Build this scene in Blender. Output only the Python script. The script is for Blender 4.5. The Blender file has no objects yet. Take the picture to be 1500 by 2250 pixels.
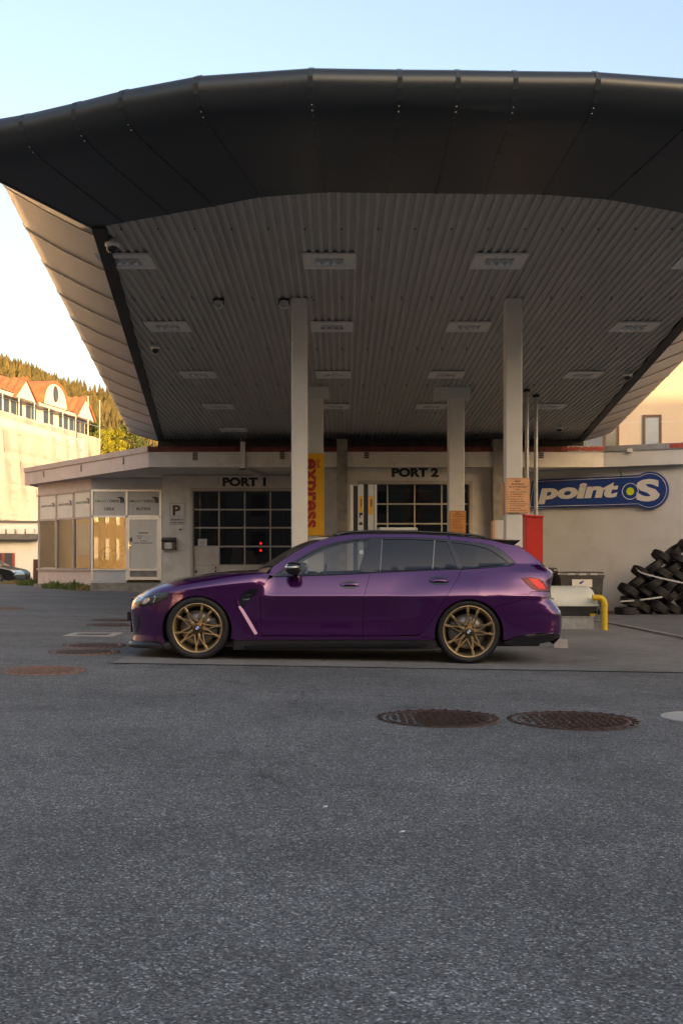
import bpy, bmesh, math, random
from mathutils import Vector, Matrix
from mathutils.geometry import delaunay_2d_cdt
random.seed(7)
sc = bpy.context.scene
COL = sc.collection
R = math.radians
# ------------------------------------------------------------------ camera, sky, sun, exposure
F, HX, HY, CH = 2400.0, 750.0, 1240.0, 1.03      # focal length and horizon in photograph pixels, eye height
cam_d = bpy.data.cameras.new('camera'); cam = bpy.data.objects.new('camera', cam_d); COL.objects.link(cam)
cam.location = (0, 0, CH); cam.rotation_euler = (R(90), 0, 0)
cam_d.sensor_fit = 'AUTO'; cam_d.sensor_width = 36.0; cam_d.lens = F/2250*36.0
cam_d.shift_y = (HY-1125)/2250; cam_d.clip_start = 0.05; cam_d.clip_end = 4000
sc.camera = cam
TO_SUN = Vector((0.52, -0.84, 0.15)).normalized()
world = bpy.data.worlds.new('World'); sc.world = world; world.use_nodes = True
wn = world.node_tree; bgn = wn.nodes['Background']
sky = wn.nodes.new('ShaderNodeTexSky'); sky.sky_type = 'NISHITA'; sky.sun_disc = False
sky.sun_elevation = math.asin(TO_SUN.z); sky.sun_rotation = math.atan2(TO_SUN.x, TO_SUN.y)
sky.air_density = 1.0; sky.dust_density = 5.5; sky.ozone_density = 1.7
wn.links.new(sky.outputs[0], bgn.inputs[0]); bgn.inputs[1].default_value = 0.15
sun_d = bpy.data.lights.new('sun', 'SUN'); sun = bpy.data.objects.new('sun', sun_d); COL.objects.link(sun)
sun_d.energy = 2.0; sun_d.angle = R(0.5); sun_d.color = (1.0, 0.66, 0.34)
sun.rotation_euler = TO_SUN.to_track_quat('Z', 'Y').to_euler(); sun.location = (30, -40, 30)
sc.view_settings.view_transform = 'Standard'; sc.view_settings.look = 'None'
sc.view_settings.gamma = 1.0; sc.view_settings.use_curve_mapping = False
sc.view_settings.exposure = 2.12
sc.view_settings.use_white_balance = True; sc.view_settings.white_balance_temperature = 7900; sc.view_settings.white_balance_tint = 17
sc.cycles.max_bounces = 8; sc.cycles.transparent_max_bounces = 12

# ------------------------------------------------------------------ helpers
def PX(px, Y): return (px-HX)*Y/F
def PZ(py, Y): return CH+(HY-py)*Y/F
ORG = {}
def tag(o, label=None, cat=None, group=None, kind=None):
    if label: o['label'] = label
    if cat: o['category'] = cat
    if group: o['group'] = group
    if kind: o['kind'] = kind
    return o
def empty(name, loc, label=None, cat=None, group=None):
    o = bpy.data.objects.new(name, None); COL.objects.link(o); o.location = loc
    o.empty_display_size = 0.1
    ORG[o.name] = Vector(loc); return tag(o, label, cat, group)
class MB:
    def __init__(s): s.v = []; s.f = []; s.sm = []; s.mi = []; s.nv = None
    def add(s, vs, fs, smooth=False, mi=0):
        b = len(s.v); s.v += [tuple(v) for v in vs]
        for f in fs: s.f.append([i+b for i in f]); s.sm.append(smooth); s.mi.append(mi)
        return s
    def box(s, x0, x1, y0, y1, z0, z1, mi=0):
        vs = [(x0,y0,z0),(x1,y0,z0),(x1,y1,z0),(x0,y1,z0),(x0,y0,z1),(x1,y0,z1),(x1,y1,z1),(x0,y1,z1)]
        return s.add(vs, [(0,3,2,1),(4,5,6,7),(0,1,5,4),(1,2,6,5),(2,3,7,6),(3,0,4,7)], mi=mi)
    def hexa(s, p, mi=0):                       # 8 points: 4 bottom, 4 top
        return s.add(p, [(0,3,2,1),(4,5,6,7),(0,1,5,4),(1,2,6,5),(2,3,7,6),(3,0,4,7)], mi=mi)
    def prism(s, poly, z0, z1, mi=0):           # xy polygon
        n = len(poly)
        return s.add([(x,y,z0) for x,y in poly]+[(x,y,z1) for x,y in poly],
                     [tuple(range(n))[::-1], tuple(range(n,2*n))]+[(i,(i+1)%n,n+(i+1)%n,n+i) for i in range(n)], mi=mi)
    def prism_xz(s, poly, y0, y1, mi=0):
        n = len(poly)
        return s.add([(x,y0,z) for x,z in poly]+[(x,y1,z) for x,z in poly],
                     [tuple(range(n)), tuple(range(n,2*n))[::-1]]+[(i,n+i,n+(i+1)%n,(i+1)%n) for i in range(n)], mi=mi)
    def tube(s, pts, r, n=10, mi=0, caps=True):
        pts = [Vector(p) for p in pts]; m = len(pts); rs = r if isinstance(r, (list, tuple)) else [r]*m
        vs = []; prev = None
        for i, p in enumerate(pts):
            d = (pts[min(i+1,m-1)]-pts[max(i-1,0)]).normalized()
            if prev is None:
                a = Vector((0,0,1)) if abs(d.z) < 0.9 else Vector((1,0,0))
                a = (a-d*a.dot(d)).normalized()
            else:
                a = (prev-d*prev.dot(d)).normalized()
            prev = a; b = d.cross(a)
            for k in range(n):
                t = 2*math.pi*k/n; vs.append(p+(a*math.cos(t)+b*math.sin(t))*rs[i])
        fs = [(i*n+k, i*n+(k+1)%n, (i+1)*n+(k+1)%n, (i+1)*n+k) for i in range(m-1) for k in range(n)]
        s.add(vs, fs, True, mi)
        if caps: s.add([vs[k] for k in range(n)], [tuple(range(n))[::-1]], mi=mi); s.add([vs[(m-1)*n+k] for k in range(n)], [tuple(range(n))], mi=mi)
        return s
    def lathe(s, prof, c, axis='Y', n=32, mi=0, smooth=True, sx=1.0):   # prof: (radius, along axis)
        vs = []
        for r, h in prof:
            for k in range(n):
                t = 2*math.pi*k/n; a, b = r*math.cos(t), r*math.sin(t)
                if axis == 'Y': vs.append((c[0]+a, c[1]+h, c[2]+b))
                elif axis == 'Z': vs.append((c[0]+a*sx, c[1]+b, c[2]+h))
                else: vs.append((c[0]+h, c[1]+a, c[2]+b))
        m = len(prof)
        return s.add(vs, [(i*n+k, i*n+(k+1)%n, (i+1)*n+(k+1)%n, (i+1)*n+k) for i in range(m-1) for k in range(n)], smooth, mi)
    def grid(s, P, smooth=True, mi=0):
        m, n = len(P), len(P[0])
        return s.add([p for row in P for p in row], [(i*n+j, i*n+j+1, (i+1)*n+j+1, (i+1)*n+j) for i in range(m-1) for j in range(n-1)], smooth, mi)
    def ellipsoid(s, c, r, n=16, m=10, mi=0, e=1.0):
        P = []
        for i in range(m+1):
            a = math.pi*(i/m-0.5); row = []
            for k in range(n+1):
                t = 2*math.pi*k/n
                f = lambda q: math.copysign(abs(q)**e, q)
                row.append((c[0]+r[0]*f(math.cos(a))*f(math.cos(t)), c[1]+r[1]*f(math.cos(a))*f(math.sin(t)), c[2]+r[2]*f(math.sin(a))))
            P.append(row)
        return s.grid(P, True, mi)
    def build(s, name, mat, parent=None, loc=None):
        me = bpy.data.meshes.new(name)
        o0 = ORG[parent.name] if parent else (Vector(loc) if loc else Vector((0,0,0)))
        me.from_pydata([(v[0]-o0.x, v[1]-o0.y, v[2]-o0.z) for v in s.v], [], s.f)
        me.polygons.foreach_set('use_smooth', s.sm)
        for m in (mat if isinstance(mat, (list, tuple)) else [mat]): me.materials.append(M[m] if isinstance(m, str) else m)
        if any(s.mi): me.polygons.foreach_set('material_index', s.mi)
        me.update()
        if s.nv: me.normals_split_custom_set_from_vertices(s.nv)
        o = bpy.data.objects.new(name, me); COL.objects.link(o)
        if parent: o.parent = parent
        else: o.location = o0
        ORG[o.name] = o0
        return o
def put(name, me, mat, parent, mtx):
    """mesh data with its own transform as a child of parent"""
    if not me.materials: me.materials.append(M[mat])
    o = bpy.data.objects.new(name, me); COL.objects.link(o)
    o0 = ORG[parent.name] if parent else Vector((0,0,0))
    o.parent = parent; o.matrix_local = Matrix.Translation(-o0) @ mtx
    ORG[o.name] = o0
    return o
def copy_tree(o, parent=None):
    c = o.copy(); COL.objects.link(c); c.parent = parent
    ORG[c.name] = ORG.get(o.name, Vector((0,0,0)))
    for ch in list(o.children): copy_tree(ch, c)
    return c
class Frame:                                    # vertical plane: p0 + u*d, z up, t outward (towards the viewer)
    def __init__(s, p0, p1):
        s.p = Vector((p0[0], p0[1])); d = Vector((p1[0]-p0[0], p1[1]-p0[1])); s.len = d.length; s.d = d.normalized()
        s.n = Vector((s.d.y, -s.d.x))
    def P(s, u, z, t=0): q = s.p+s.d*u+s.n*t; return (q.x, q.y, z)
    def uz(s, px, py, t=0):
        k = (px-HX)/F; p = s.p+s.n*t            # x = k*y on the ray
        u = (k*p.y-p.x)/(s.d.x-k*s.d.y); y = p.y+s.d.y*u
        return u, PZ(py, y)
    def u(s, px, t=0): return s.uz(px, 0, t)[0]
    def box(s, mb, u0, u1, z0, z1, t0, t1, mi=0):
        if u0 > u1: u0, u1 = u1, u0
        return mb.hexa([s.P(u0,z0,t1), s.P(u1,z0,t1), s.P(u1,z0,t0), s.P(u0,z0,t0), s.P(u0,z1,t1), s.P(u1,z1,t1), s.P(u1,z1,t0), s.P(u0,z1,t0)], mi)
    def poly(s, mb, pts, t0, t1, mi=0):         # pts (u,z) extruded
        n = len(pts)
        return mb.add([s.P(u,z,t1) for u,z in pts]+[s.P(u,z,t0) for u,z in pts],
                      [tuple(range(n)), tuple(range(n,2*n))[::-1]]+[(i,n+i,n+(i+1)%n,(i+1)%n) for i in range(n)], mi=mi)
    def mtx(s, u, z, t):                        # text plane on this wall
        q = s.P(u, z, t); d = Vector((s.d.x, s.d.y, 0)); n = Vector((s.n.x, s.n.y, 0))
        m = Matrix.Identity(4); m.col[0] = (*d, 0); m.col[1] = (0,0,1,0); m.col[2] = (*n, 0); m.col[3] = (*q, 1)
        return m
def text_mesh(body, size, extrude=0.002, align='LEFT', shear=0.0, bold=0.0, space=1.0, line=1.0):
    c = bpy.data.curves.new('lettering', 'FONT'); c.body = body; c.size = size; c.extrude = extrude; c.align_x = align
    c.shear = shear; c.offset = bold*size; c.space_character = space; c.space_line = line; c.resolution_u = 3
    o = bpy.data.objects.new('lettering', c); COL.objects.link(o)
    dg = bpy.context.evaluated_depsgraph_get()
    me = bpy.data.meshes.new_from_object(o.evaluated_get(dg)); me.materials.clear()
    bpy.data.objects.remove(o); bpy.data.curves.remove(c)
    xs = [v.co.x for v in me.vertices]; ys = [v.co.y for v in me.vertices]
    return me, (min(xs), max(xs), min(ys), max(ys))
def lettering(body, x0, x1, y0, y1, fr, t, mat, parent, name='lettering', rot=0, **kw):
    """text stretched to fill the rectangle u x0..x1, z y0..y1 of a wall frame; rot=-90 reads downwards"""
    me, (a, b, c, d) = text_mesh(body, 1.0, 0.0, **kw)
    if rot == 0:
        S = Matrix.Diagonal(((x1-x0)/(b-a), (y1-y0)/(d-c), 1, 1)); T = Matrix.Translation((-a, -c, 0))
        return put(name, me, mat, parent, fr.mtx(x0, y0, t) @ S @ T)
    S = Matrix.Diagonal(((y1-y0)/(b-a), (x1-x0)/(d-c), 1, 1)); T = Matrix.Translation((-a, -c, 0))
    return put(name, me, mat, parent, fr.mtx(x0, y1, t) @ Matrix.Rotation(R(-90), 4, 'Z') @ S @ T)
def word_marks(x0, x1, y0, y1, fr, t, mat, parent, words=(3,5,2), vertical=False):
    """lettering too small to read: word-long rows of little strokes"""
    n = sum(words)+len(words)-1; mb = MB(); k = 0
    for w in words:
        for _ in range(w):
            a, b = k/n, (k+0.72)/n
            if vertical: fr.box(mb, x0, x1, y0+(y1-y0)*a, y0+(y1-y0)*b, t-0.001, t)
            else: fr.box(mb, x0+(x1-x0)*a, x0+(x1-x0)*b, y0, y1, t-0.001, t)
            k += 1
        k += 1
    return tag(mb.build('small_print', mat, parent), kind='stuff')
class Mono:                                     # monotone cubic interpolation
    def __init__(s, pts):
        s.x = [p[0] for p in pts]; s.y = [p[1] for p in pts]; n = len(pts)
        h = [s.x[i+1]-s.x[i] for i in range(n-1)]; d = [(s.y[i+1]-s.y[i])/h[i] for i in range(n-1)]
        s.m = [d[0]]+[0 if d[i-1]*d[i] <= 0 else 2*d[i-1]*d[i]/(d[i-1]+d[i]) for i in range(1,n-1)]+[d[-1]]
    def __call__(s, x):
        X = s.x
        if x <= X[0]: return s.y[0]
        if x >= X[-1]: return s.y[-1]
        lo, hi = 0, len(X)-1
        while hi-lo > 1:
            m = (lo+hi)//2
            if X[m] <= x: lo = m
            else: hi = m
        h = X[hi]-X[lo]; t = (x-X[lo])/h; a, b = s.y[lo], s.y[hi]
        return (1+2*t)*(1-t)**2*a+t*(1-t)**2*h*s.m[lo]+t*t*(3-2*t)*b+t*t*(t-1)*h*s.m[hi]
def sstep(a, b, x):
    t = max(0, min(1, (x-a)/(b-a))); return t*t*(3-2*t)

# ------------------------------------------------------------------ materials
M = {}
def pm(name, col, rough=0.6, metal=0.0, var=0.12, vs=6.0, bump=0.0, bs=60.0, spec=0.5, coat=0.0, col2=None, stain=0.0, stain_col=(0.05,0.045,0.04), alpha=1.0, emis=None, es=0.0, trans=0.0, ior=1.45, stretch=(1,1,1), rv=0.0):
    m = bpy.data.materials.new(name); m.use_nodes = True; nt = m.node_tree; b = nt.nodes['Principled BSDF']; L = nt.links.new
    b.inputs['Roughness'].default_value = rough; b.inputs['Metallic'].default_value = metal
    b.inputs['Specular IOR Level'].default_value = spec; b.inputs['Coat Weight'].default_value = coat; b.inputs['Coat Roughness'].default_value = 0.03
    b.inputs['Alpha'].default_value = alpha; b.inputs['Transmission Weight'].default_value = trans; b.inputs['IOR'].default_value = ior
    tc = nt.nodes.new('ShaderNodeTexCoord'); mp = nt.nodes.new('ShaderNodeMapping'); mp.inputs['Scale'].default_value = stretch
    L(tc.outputs['Object'], mp.inputs[0])
    n1 = nt.nodes.new('ShaderNodeTexNoise'); n1.inputs['Scale'].default_value = vs; n1.inputs['Detail'].default_value = 6; n1.inputs['Roughness'].default_value = 0.62
    L(mp.outputs[0], n1.inputs['Vector'])
    rp = nt.nodes.new('ShaderNodeValToRGB'); rp.color_ramp.elements[0].position = 0.3; rp.color_ramp.elements[1].position = 0.7
    c2 = col2 or tuple(min(1, c*(1+var)) for c in col)
    rp.color_ramp.elements[0].color = (*[c*(1-var) for c in col], 1); rp.color_ramp.elements[1].color = (*c2, 1)
    L(n1.outputs['Fac'], rp.inputs[0]); out = rp.outputs[0]
    if stain:
        n2 = nt.nodes.new('ShaderNodeTexNoise'); n2.inputs['Scale'].default_value = 1.3; n2.inputs['Detail'].default_value = 9; n2.inputs['Roughness'].default_value = 0.7
        L(mp.outputs[0], n2.inputs['Vector'])
        r2 = nt.nodes.new('ShaderNodeValToRGB'); r2.color_ramp.elements[0].position = 0.52; r2.color_ramp.elements[1].position = 0.75
        r2.color_ramp.elements[0].color = (0,0,0,1); r2.color_ramp.elements[1].color = (stain,stain,stain,1)
        L(n2.outputs['Fac'], r2.inputs[0])
        mx = nt.nodes.new('ShaderNodeMix'); mx.data_type = 'RGBA'; mx.inputs[7].default_value = (*stain_col, 1)
        L(r2.outputs[0], mx.inputs[0]); L(out, mx.inputs[6]); out = mx.outputs[2]
    L(out, b.inputs['Base Color'])
    if rv:
        mr = nt.nodes.new('ShaderNodeMapRange'); mr.inputs['To Min'].default_value = max(0.02, rough-rv); mr.inputs['To Max'].default_value = min(1, rough+rv)
        L(n1.outputs['Fac'], mr.inputs['Value']); L(mr.outputs[0], b.inputs['Roughness'])
    if bump:
        n3 = nt.nodes.new('ShaderNodeTexNoise'); n3.inputs['Scale'].default_value = bs; n3.inputs['Detail'].default_value = 4
        L(mp.outputs[0], n3.inputs['Vector'])
        bp = nt.nodes.new('ShaderNodeBump'); bp.inputs['Strength'].default_value = bump; bp.inputs['Distance'].default_value = 0.01
        L(n3.outputs['Fac'], bp.inputs['Height']); L(bp.outputs[0], b.inputs['Normal'])
    if emis:
        b.inputs['Emission Color'].default_value = (*emis, 1); b.inputs['Emission Strength'].default_value = es
    M[name] = m; return m
def glassmat(name, tint, rough=0.0, mixt=0.75, refl=1.5):
    """thin pane: straight-through tint plus a mirror coat by Fresnel"""
    m = bpy.data.materials.new(name); m.use_nodes = True; nt = m.node_tree; L = nt.links.new
    for n in list(nt.nodes): nt.nodes.remove(n)
    out = nt.nodes.new('ShaderNodeOutputMaterial'); tr = nt.nodes.new('ShaderNodeBsdfTransparent'); gl = nt.nodes.new('ShaderNodeBsdfGlossy')
    tr.inputs[0].default_value = (*tint, 1); gl.inputs['Roughness'].default_value = rough; gl.inputs[0].default_value = (1,1,1,1)
    fr = nt.nodes.new('ShaderNodeFresnel'); fr.inputs[0].default_value = refl
    ns = nt.nodes.new('ShaderNodeTexNoise'); ns.inputs['Scale'].default_value = 1.2
    bp = nt.nodes.new('ShaderNodeBump'); bp.inputs['Strength'].default_value = 0.02; bp.inputs['Distance'].default_value = 0.02
    L(ns.outputs['Fac'], bp.inputs['Height']); L(bp.outputs[0], gl.inputs['Normal'])
    mx = nt.nodes.new('ShaderNodeMixShader'); L(fr.outputs[0], mx.inputs[0]); L(tr.outputs[0], mx.inputs[1]); L(gl.outputs[0], mx.inputs[2]); L(mx.outputs[0], out.inputs[0])
    M[name] = m
def asphalt(name, dark, light, scale=170.0, patch=0.35, cracks=False):
    m = bpy.data.materials.new(name); m.use_nodes = True; nt = m.node_tree; b = nt.nodes['Principled BSDF']; L = nt.links.new
    tc = nt.nodes.new('ShaderNodeTexCoord')
    def noise(sc_, det=5, ro=0.6):
        n = nt.nodes.new('ShaderNodeTexNoise'); n.inputs['Scale'].default_value = sc_; n.inputs['Detail'].default_value = det; n.inputs['Roughness'].default_value = ro
        L(tc.outputs['Object'], n.inputs['Vector']); return n.outputs['Fac']
    vo = nt.nodes.new('ShaderNodeTexVoronoi'); vo.inputs['Scale'].default_value = scale; L(tc.outputs['Object'], vo.inputs['Vector'])
    sep = nt.nodes.new('ShaderNodeSeparateColor'); L(vo.outputs['Color'], sep.inputs[0])
    rp = nt.nodes.new('ShaderNodeValToRGB'); cr = rp.color_ramp
    cr.elements[0].position = 0.0; cr.elements[0].color = (*dark, 1); cr.elements[1].position = 0.72; cr.elements[1].color = (*[(a+c)/2 for a, c in zip(dark, light)], 1)
    e = cr.elements.new(0.93); e.color = (*light, 1); e = cr.elements.new(1.0); e.color = (*[min(1, c*1.9) for c in light], 1)
    L(sep.outputs[0], rp.inputs[0])
    def mul(col, fac, lo, hi):
        mr = nt.nodes.new('ShaderNodeMapRange'); mr.inputs['From Min'].default_value = 0.3; mr.inputs['From Max'].default_value = 0.7
        mr.inputs['To Min'].default_value = lo; mr.inputs['To Max'].default_value = hi; L(fac, mr.inputs['Value'])
        mx = nt.nodes.new('ShaderNodeMix'); mx.data_type = 'RGBA'; mx.blend_type = 'MULTIPLY'; mx.inputs[0].default_value = 1
        L(col, mx.inputs[6]); L(mr.outputs[0], mx.inputs[7]); return mx.outputs[2]
    c = mul(rp.outputs[0], noise(0.55, 7, 0.65), 1-patch, 1+patch)
    c = mul(c, noise(9.0, 5, 0.7), 0.82, 1.2)
    if cracks:                                  # hairline cracks, sealed joints and old oil spots
        ve = nt.nodes.new('ShaderNodeTexVoronoi'); ve.feature = 'DISTANCE_TO_EDGE'; ve.inputs['Scale'].default_value = 0.33
        dn = nt.nodes.new('ShaderNodeTexNoise'); dn.inputs['Scale'].default_value = 2.5; dn.inputs['Detail'].default_value = 6; L(tc.outputs['Object'], dn.inputs['Vector'])
        va = nt.nodes.new('ShaderNodeVectorMath'); va.operation = 'MULTIPLY_ADD'; va.inputs[1].default_value = (0.7,0.7,0.7); L(dn.outputs['Color'], va.inputs[0]); L(tc.outputs['Object'], va.inputs[2]); L(va.outputs[0], ve.inputs['Vector'])
        cm = nt.nodes.new('ShaderNodeMapRange'); cm.inputs['From Min'].default_value = 0.0; cm.inputs['From Max'].default_value = 0.006; cm.inputs['To Min'].default_value = 1.0; cm.inputs['To Max'].default_value = 0.0; L(ve.outputs['Distance'], cm.inputs['Value'])
        km = nt.nodes.new('ShaderNodeMapRange'); km.inputs['From Min'].default_value = 0.44; km.inputs['From Max'].default_value = 0.54; L(noise(0.45, 3), km.inputs['Value'])
        mm = nt.nodes.new('ShaderNodeMath'); mm.operation = 'MULTIPLY'; L(cm.outputs[0], mm.inputs[0]); L(km.outputs[0], mm.inputs[1])
        vs_ = nt.nodes.new('ShaderNodeTexVoronoi'); vs_.inputs['Scale'].default_value = 0.9; L(va.outputs[0], vs_.inputs['Vector'])
        sm_ = nt.nodes.new('ShaderNodeMapRange'); sm_.inputs['From Min'].default_value = 0.03; sm_.inputs['From Max'].default_value = 0.17; sm_.inputs['To Min'].default_value = 0.45; sm_.inputs['To Max'].default_value = 0.0; L(vs_.outputs['Distance'], sm_.inputs['Value'])
        mxx = nt.nodes.new('ShaderNodeMath'); mxx.operation = 'MAXIMUM'; m9 = nt.nodes.new('ShaderNodeMath'); m9.operation = 'MULTIPLY'; m9.inputs[1].default_value = 0.8; L(mm.outputs[0], m9.inputs[0]); L(m9.outputs[0], mxx.inputs[0]); L(sm_.outputs[0], mxx.inputs[1])
        mk = nt.nodes.new('ShaderNodeMix'); mk.data_type = 'RGBA'; mk.inputs[7].default_value = (0.02,0.02,0.021,1); L(mxx.outputs[0], mk.inputs[0]); L(c, mk.inputs[6]); c = mk.outputs[2]
    L(c, b.inputs['Base Color']); b.inputs['Roughness'].default_value = 0.82; b.inputs['Specular IOR Level'].default_value = 0.35
    bp = nt.nodes.new('ShaderNodeBump'); bp.inputs['Strength'].default_value = 0.55; bp.inputs['Distance'].default_value = 0.004
    ad = nt.nodes.new('ShaderNodeMath'); ad.operation = 'ADD'; L(vo.outputs['Distance'], ad.inputs[0]); L(noise(60, 4), ad.inputs[1])
    L(ad.outputs[0], bp.inputs['Height']); L(bp.outputs[0], b.inputs['Normal'])
    M[name] = m
asphalt('asphalt', (0.042,0.043,0.042), (0.215,0.212,0.205), 140.0, 0.32, True)
asphalt('concrete_pad', (0.15,0.143,0.13), (0.21,0.20,0.185), 240.0, 0.28)
asphalt('patch', (0.035,0.035,0.037), (0.10,0.10,0.10))
pm('render_wall', (0.60,0.57,0.53), 0.85, var=0.07, vs=3, bump=0.25, bs=90, stain=0.55, stain_col=(0.22,0.19,0.16))
pm('grey_wall', (0.50,0.51,0.52), 0.85, var=0.07, vs=1.2, bump=0.3, bs=70, stain=0.45, stain_col=(0.31,0.305,0.30))
pm('warm_lit_wall', (0.62,0.50,0.43), 0.85, var=0.06, vs=3, bump=0.25, bs=90, stain=0.35, stain_col=(0.3,0.24,0.2))  # peach bounce light on the angled shop wing, put into the colour
pm('concrete', (0.24,0.225,0.20), 0.9, var=0.25, vs=5, bump=0.5, bs=50, stain=0.7)
pm('column_paint', (0.58,0.57,0.54), 0.55, var=0.04, vs=4, bump=0.06, bs=40, stain=0.18, stain_col=(0.3,0.27,0.23))
pm('ceiling_sheet', (0.45,0.435,0.41), 0.5, var=0.08, vs=2.5, stain=0.35, stain_col=(0.22,0.19,0.16), stretch=(3,0.35,1))
pm('fascia_dark', (0.032,0.040,0.048), 0.33, metal=0.3, spec=0.8, var=0.2, vs=30, stretch=(14,0.5,0.5), rv=0.08)
pm('fascia_side', (0.54,0.46,0.39), 0.33, metal=0.85, var=0.12, vs=12, stretch=(0.5,10,0.5), rv=0.07)
pm('dark_trim', (0.022,0.021,0.02), 0.6, var=0.2)
pm('screw', (0.12,0.12,0.12), 0.45, metal=0.8)
pm('screw_dark', (0.03,0.028,0.026), 0.6)
pm('steel_beam', (0.06,0.055,0.05), 0.7, var=0.4, vs=6, stain=0.5, stain_col=(0.12,0.05,0.03))
pm('coping', (0.44,0.37,0.34), 0.55, metal=0.2, var=0.08, vs=3, stain=0.3, stain_col=(0.22,0.17,0.15))
pm('coping_zinc', (0.30,0.31,0.32), 0.5, metal=0.5, var=0.15, vs=4, stain=0.5, stain_col=(0.2,0.17,0.15))
pm('red_flake', (0.30,0.055,0.04), 0.7, var=0.35, vs=7)
pm('coping_red', (0.13,0.03,0.025), 0.75, var=0.5, vs=5, stain=0.6)
pm('door_frame', (0.42,0.38,0.33), 0.5, var=0.08, vs=6, stain=0.3, stain_col=(0.2,0.16,0.12))
pm('door_panel', (0.50,0.46,0.41), 0.55, var=0.08, vs=5, bump=0.1, bs=200, stain=0.4, stain_col=(0.25,0.2,0.16))
pm('alu', (0.62,0.60,0.57), 0.35, metal=0.7, var=0.06, vs=8, rv=0.06)
pm('galv', (0.36,0.37,0.37), 0.45, metal=0.7, var=0.18, vs=14)
pm('divider', (0.20,0.20,0.20), 0.4, metal=0.6)
pm('cream_facade', (0.62,0.52,0.38), 0.85, var=0.08, vs=0.4)
pm('black', (0.012,0.012,0.013), 0.45, var=0.2)
pm('ink', (0.02,0.018,0.018), 0.6, var=0.1)
pm('ink_faint', (0.16,0.13,0.12), 0.6, var=0.1)
pm('ink_brown', (0.075,0.03,0.02), 0.6, var=0.15)
pm('sign_white', (0.62,0.60,0.57), 0.4, var=0.05, vs=5, stain=0.12)
pm('panel_white', (0.52,0.50,0.48), 0.4, var=0.04, vs=5, stain=0.1)
pm('film_white', (0.60,0.58,0.53), 0.3, var=0.04, vs=3)
pm('text_green', (0.13,0.26,0.06), 0.5, var=0.1)
pm('sign_yellow', (0.72,0.36,0.01), 0.4, var=0.06, vs=4, stain=0.15, stain_col=(0.3,0.13,0.01))
pm('sign_red', (0.42,0.03,0.015), 0.45, var=0.1)
pm('sign_pink', (0.42,0.12,0.10), 0.45, var=0.15)
pm('sign_copper', (0.66,0.35,0.18), 0.5, var=0.08, vs=6, stain=0.25, stain_col=(0.35,0.2,0.12))
pm('sign_orange', (0.55,0.24,0.08), 0.5, var=0.1, vs=6, stain=0.25, stain_col=(0.3,0.15,0.08))
pm('sign_blue', (0.008,0.040,0.20), 0.35, var=0.1, vs=3)
pm('sign_letter', (0.55,0.54,0.53), 0.45, var=0.04)
pm('lime', (0.50,0.60,0.03), 0.45, var=0.06)
pm('red_paint', (0.50,0.022,0.016), 0.4, var=0.12, vs=4, stain=0.3, stain_col=(0.25,0.02,0.015))
pm('yellow_paint', (0.66,0.42,0.02), 0.5, var=0.15, vs=14, stain=0.75, stain_col=(0.16,0.07,0.03))
pm('pump_grey', (0.52,0.52,0.50), 0.4, var=0.05)
pm('pump_dark', (0.02,0.021,0.024), 0.35, var=0.2)
pm('tank_white', (0.62,0.63,0.56), 0.35, var=0.04, vs=8, stain=0.2, stain_col=(0.35,0.33,0.28))
pm('tank_dark', (0.05,0.052,0.055), 0.5, var=0.15)
pm('bin_plastic', (0.045,0.045,0.045), 0.5, var=0.2, vs=8, bump=0.1, bs=120)
pm('rubber', (0.010,0.010,0.011), 0.62, var=0.35, vs=20, bump=0.2, bs=150)
pm('strap', (0.34,0.36,0.38), 0.6, var=0.15)
pm('rust', (0.066,0.038,0.029), 0.5, metal=0.35, var=0.4, vs=22, bump=0.4, bs=120, stain=0.5, stain_col=(0.04,0.025,0.02))
pm('rust_pale', (0.20,0.115,0.085), 0.8, var=0.3, vs=22, bump=0.4, bs=120)
pm('manhole_concrete', (0.36,0.34,0.31), 0.9, var=0.12, vs=15, bump=0.3, bs=100)
pm('lamp_frame', (0.72,0.70,0.67), 0.45, var=0.04)
pm('lamp_reflector', (0.75,0.75,0.75), 0.15, metal=0.9, var=0.05)
pm('dome_dark', (0.01,0.01,0.012), 0.08, spec=0.8)
pm('mailbox', (0.075,0.065,0.055), 0.5, metal=0.3, var=0.2, vs=8)
pm('wood_post', (0.16,0.07,0.05), 0.8, var=0.3, vs=8)
pm('white_building', (0.66,0.62,0.55), 0.85, var=0.05, vs=0.6, bump=0.1, bs=12)
pm('low_white', (0.64,0.62,0.58), 0.85, var=0.05, vs=0.8, bump=0.15, bs=20, stain=0.25, stain_col=(0.35,0.32,0.28))
pm('roof_tile', (0.36,0.135,0.06), 0.75, var=0.25, vs=1.5)
pm('slate', (0.11,0.105,0.10), 0.7, var=0.3, vs=5)
pm('shade_glass', (0.05,0.06,0.075), 0.08, spec=0.9, var=0.2, vs=0.5)
pm('blue_glass', (0.10,0.16,0.26), 0.06, spec=1.0, var=0.1, vs=0.6)
pm('brown_frame', (0.09,0.05,0.035), 0.6, var=0.2)
pm('beige_building', (0.50,0.41,0.32), 0.85, var=0.05, vs=0.9, bump=0.15, bs=18)
pm('shade_block_wall', (0.20,0.17,0.15), 0.85, var=0.15, vs=0.4)
pm('ochre_facade', (0.60,0.42,0.18), 0.85, var=0.1, vs=0.4)
pm('curtain', (0.46,0.40,0.32), 0.8, var=0.12, vs=3, stretch=(6,6,0.2))
pm('reflection_tan', (0.50,0.36,0.20), 0.8, var=0.12, vs=2)  # warm tan imitates the sunlit reflection in the shop window
pm('interior_dark', (0.03,0.026,0.022), 0.8, var=0.4, vs=2)
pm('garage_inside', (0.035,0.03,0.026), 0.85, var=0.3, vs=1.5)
pm('red_lamp', (0.5,0.01,0.01), 0.4, emis=(1.0,0.02,0.02), es=1.2)
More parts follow.
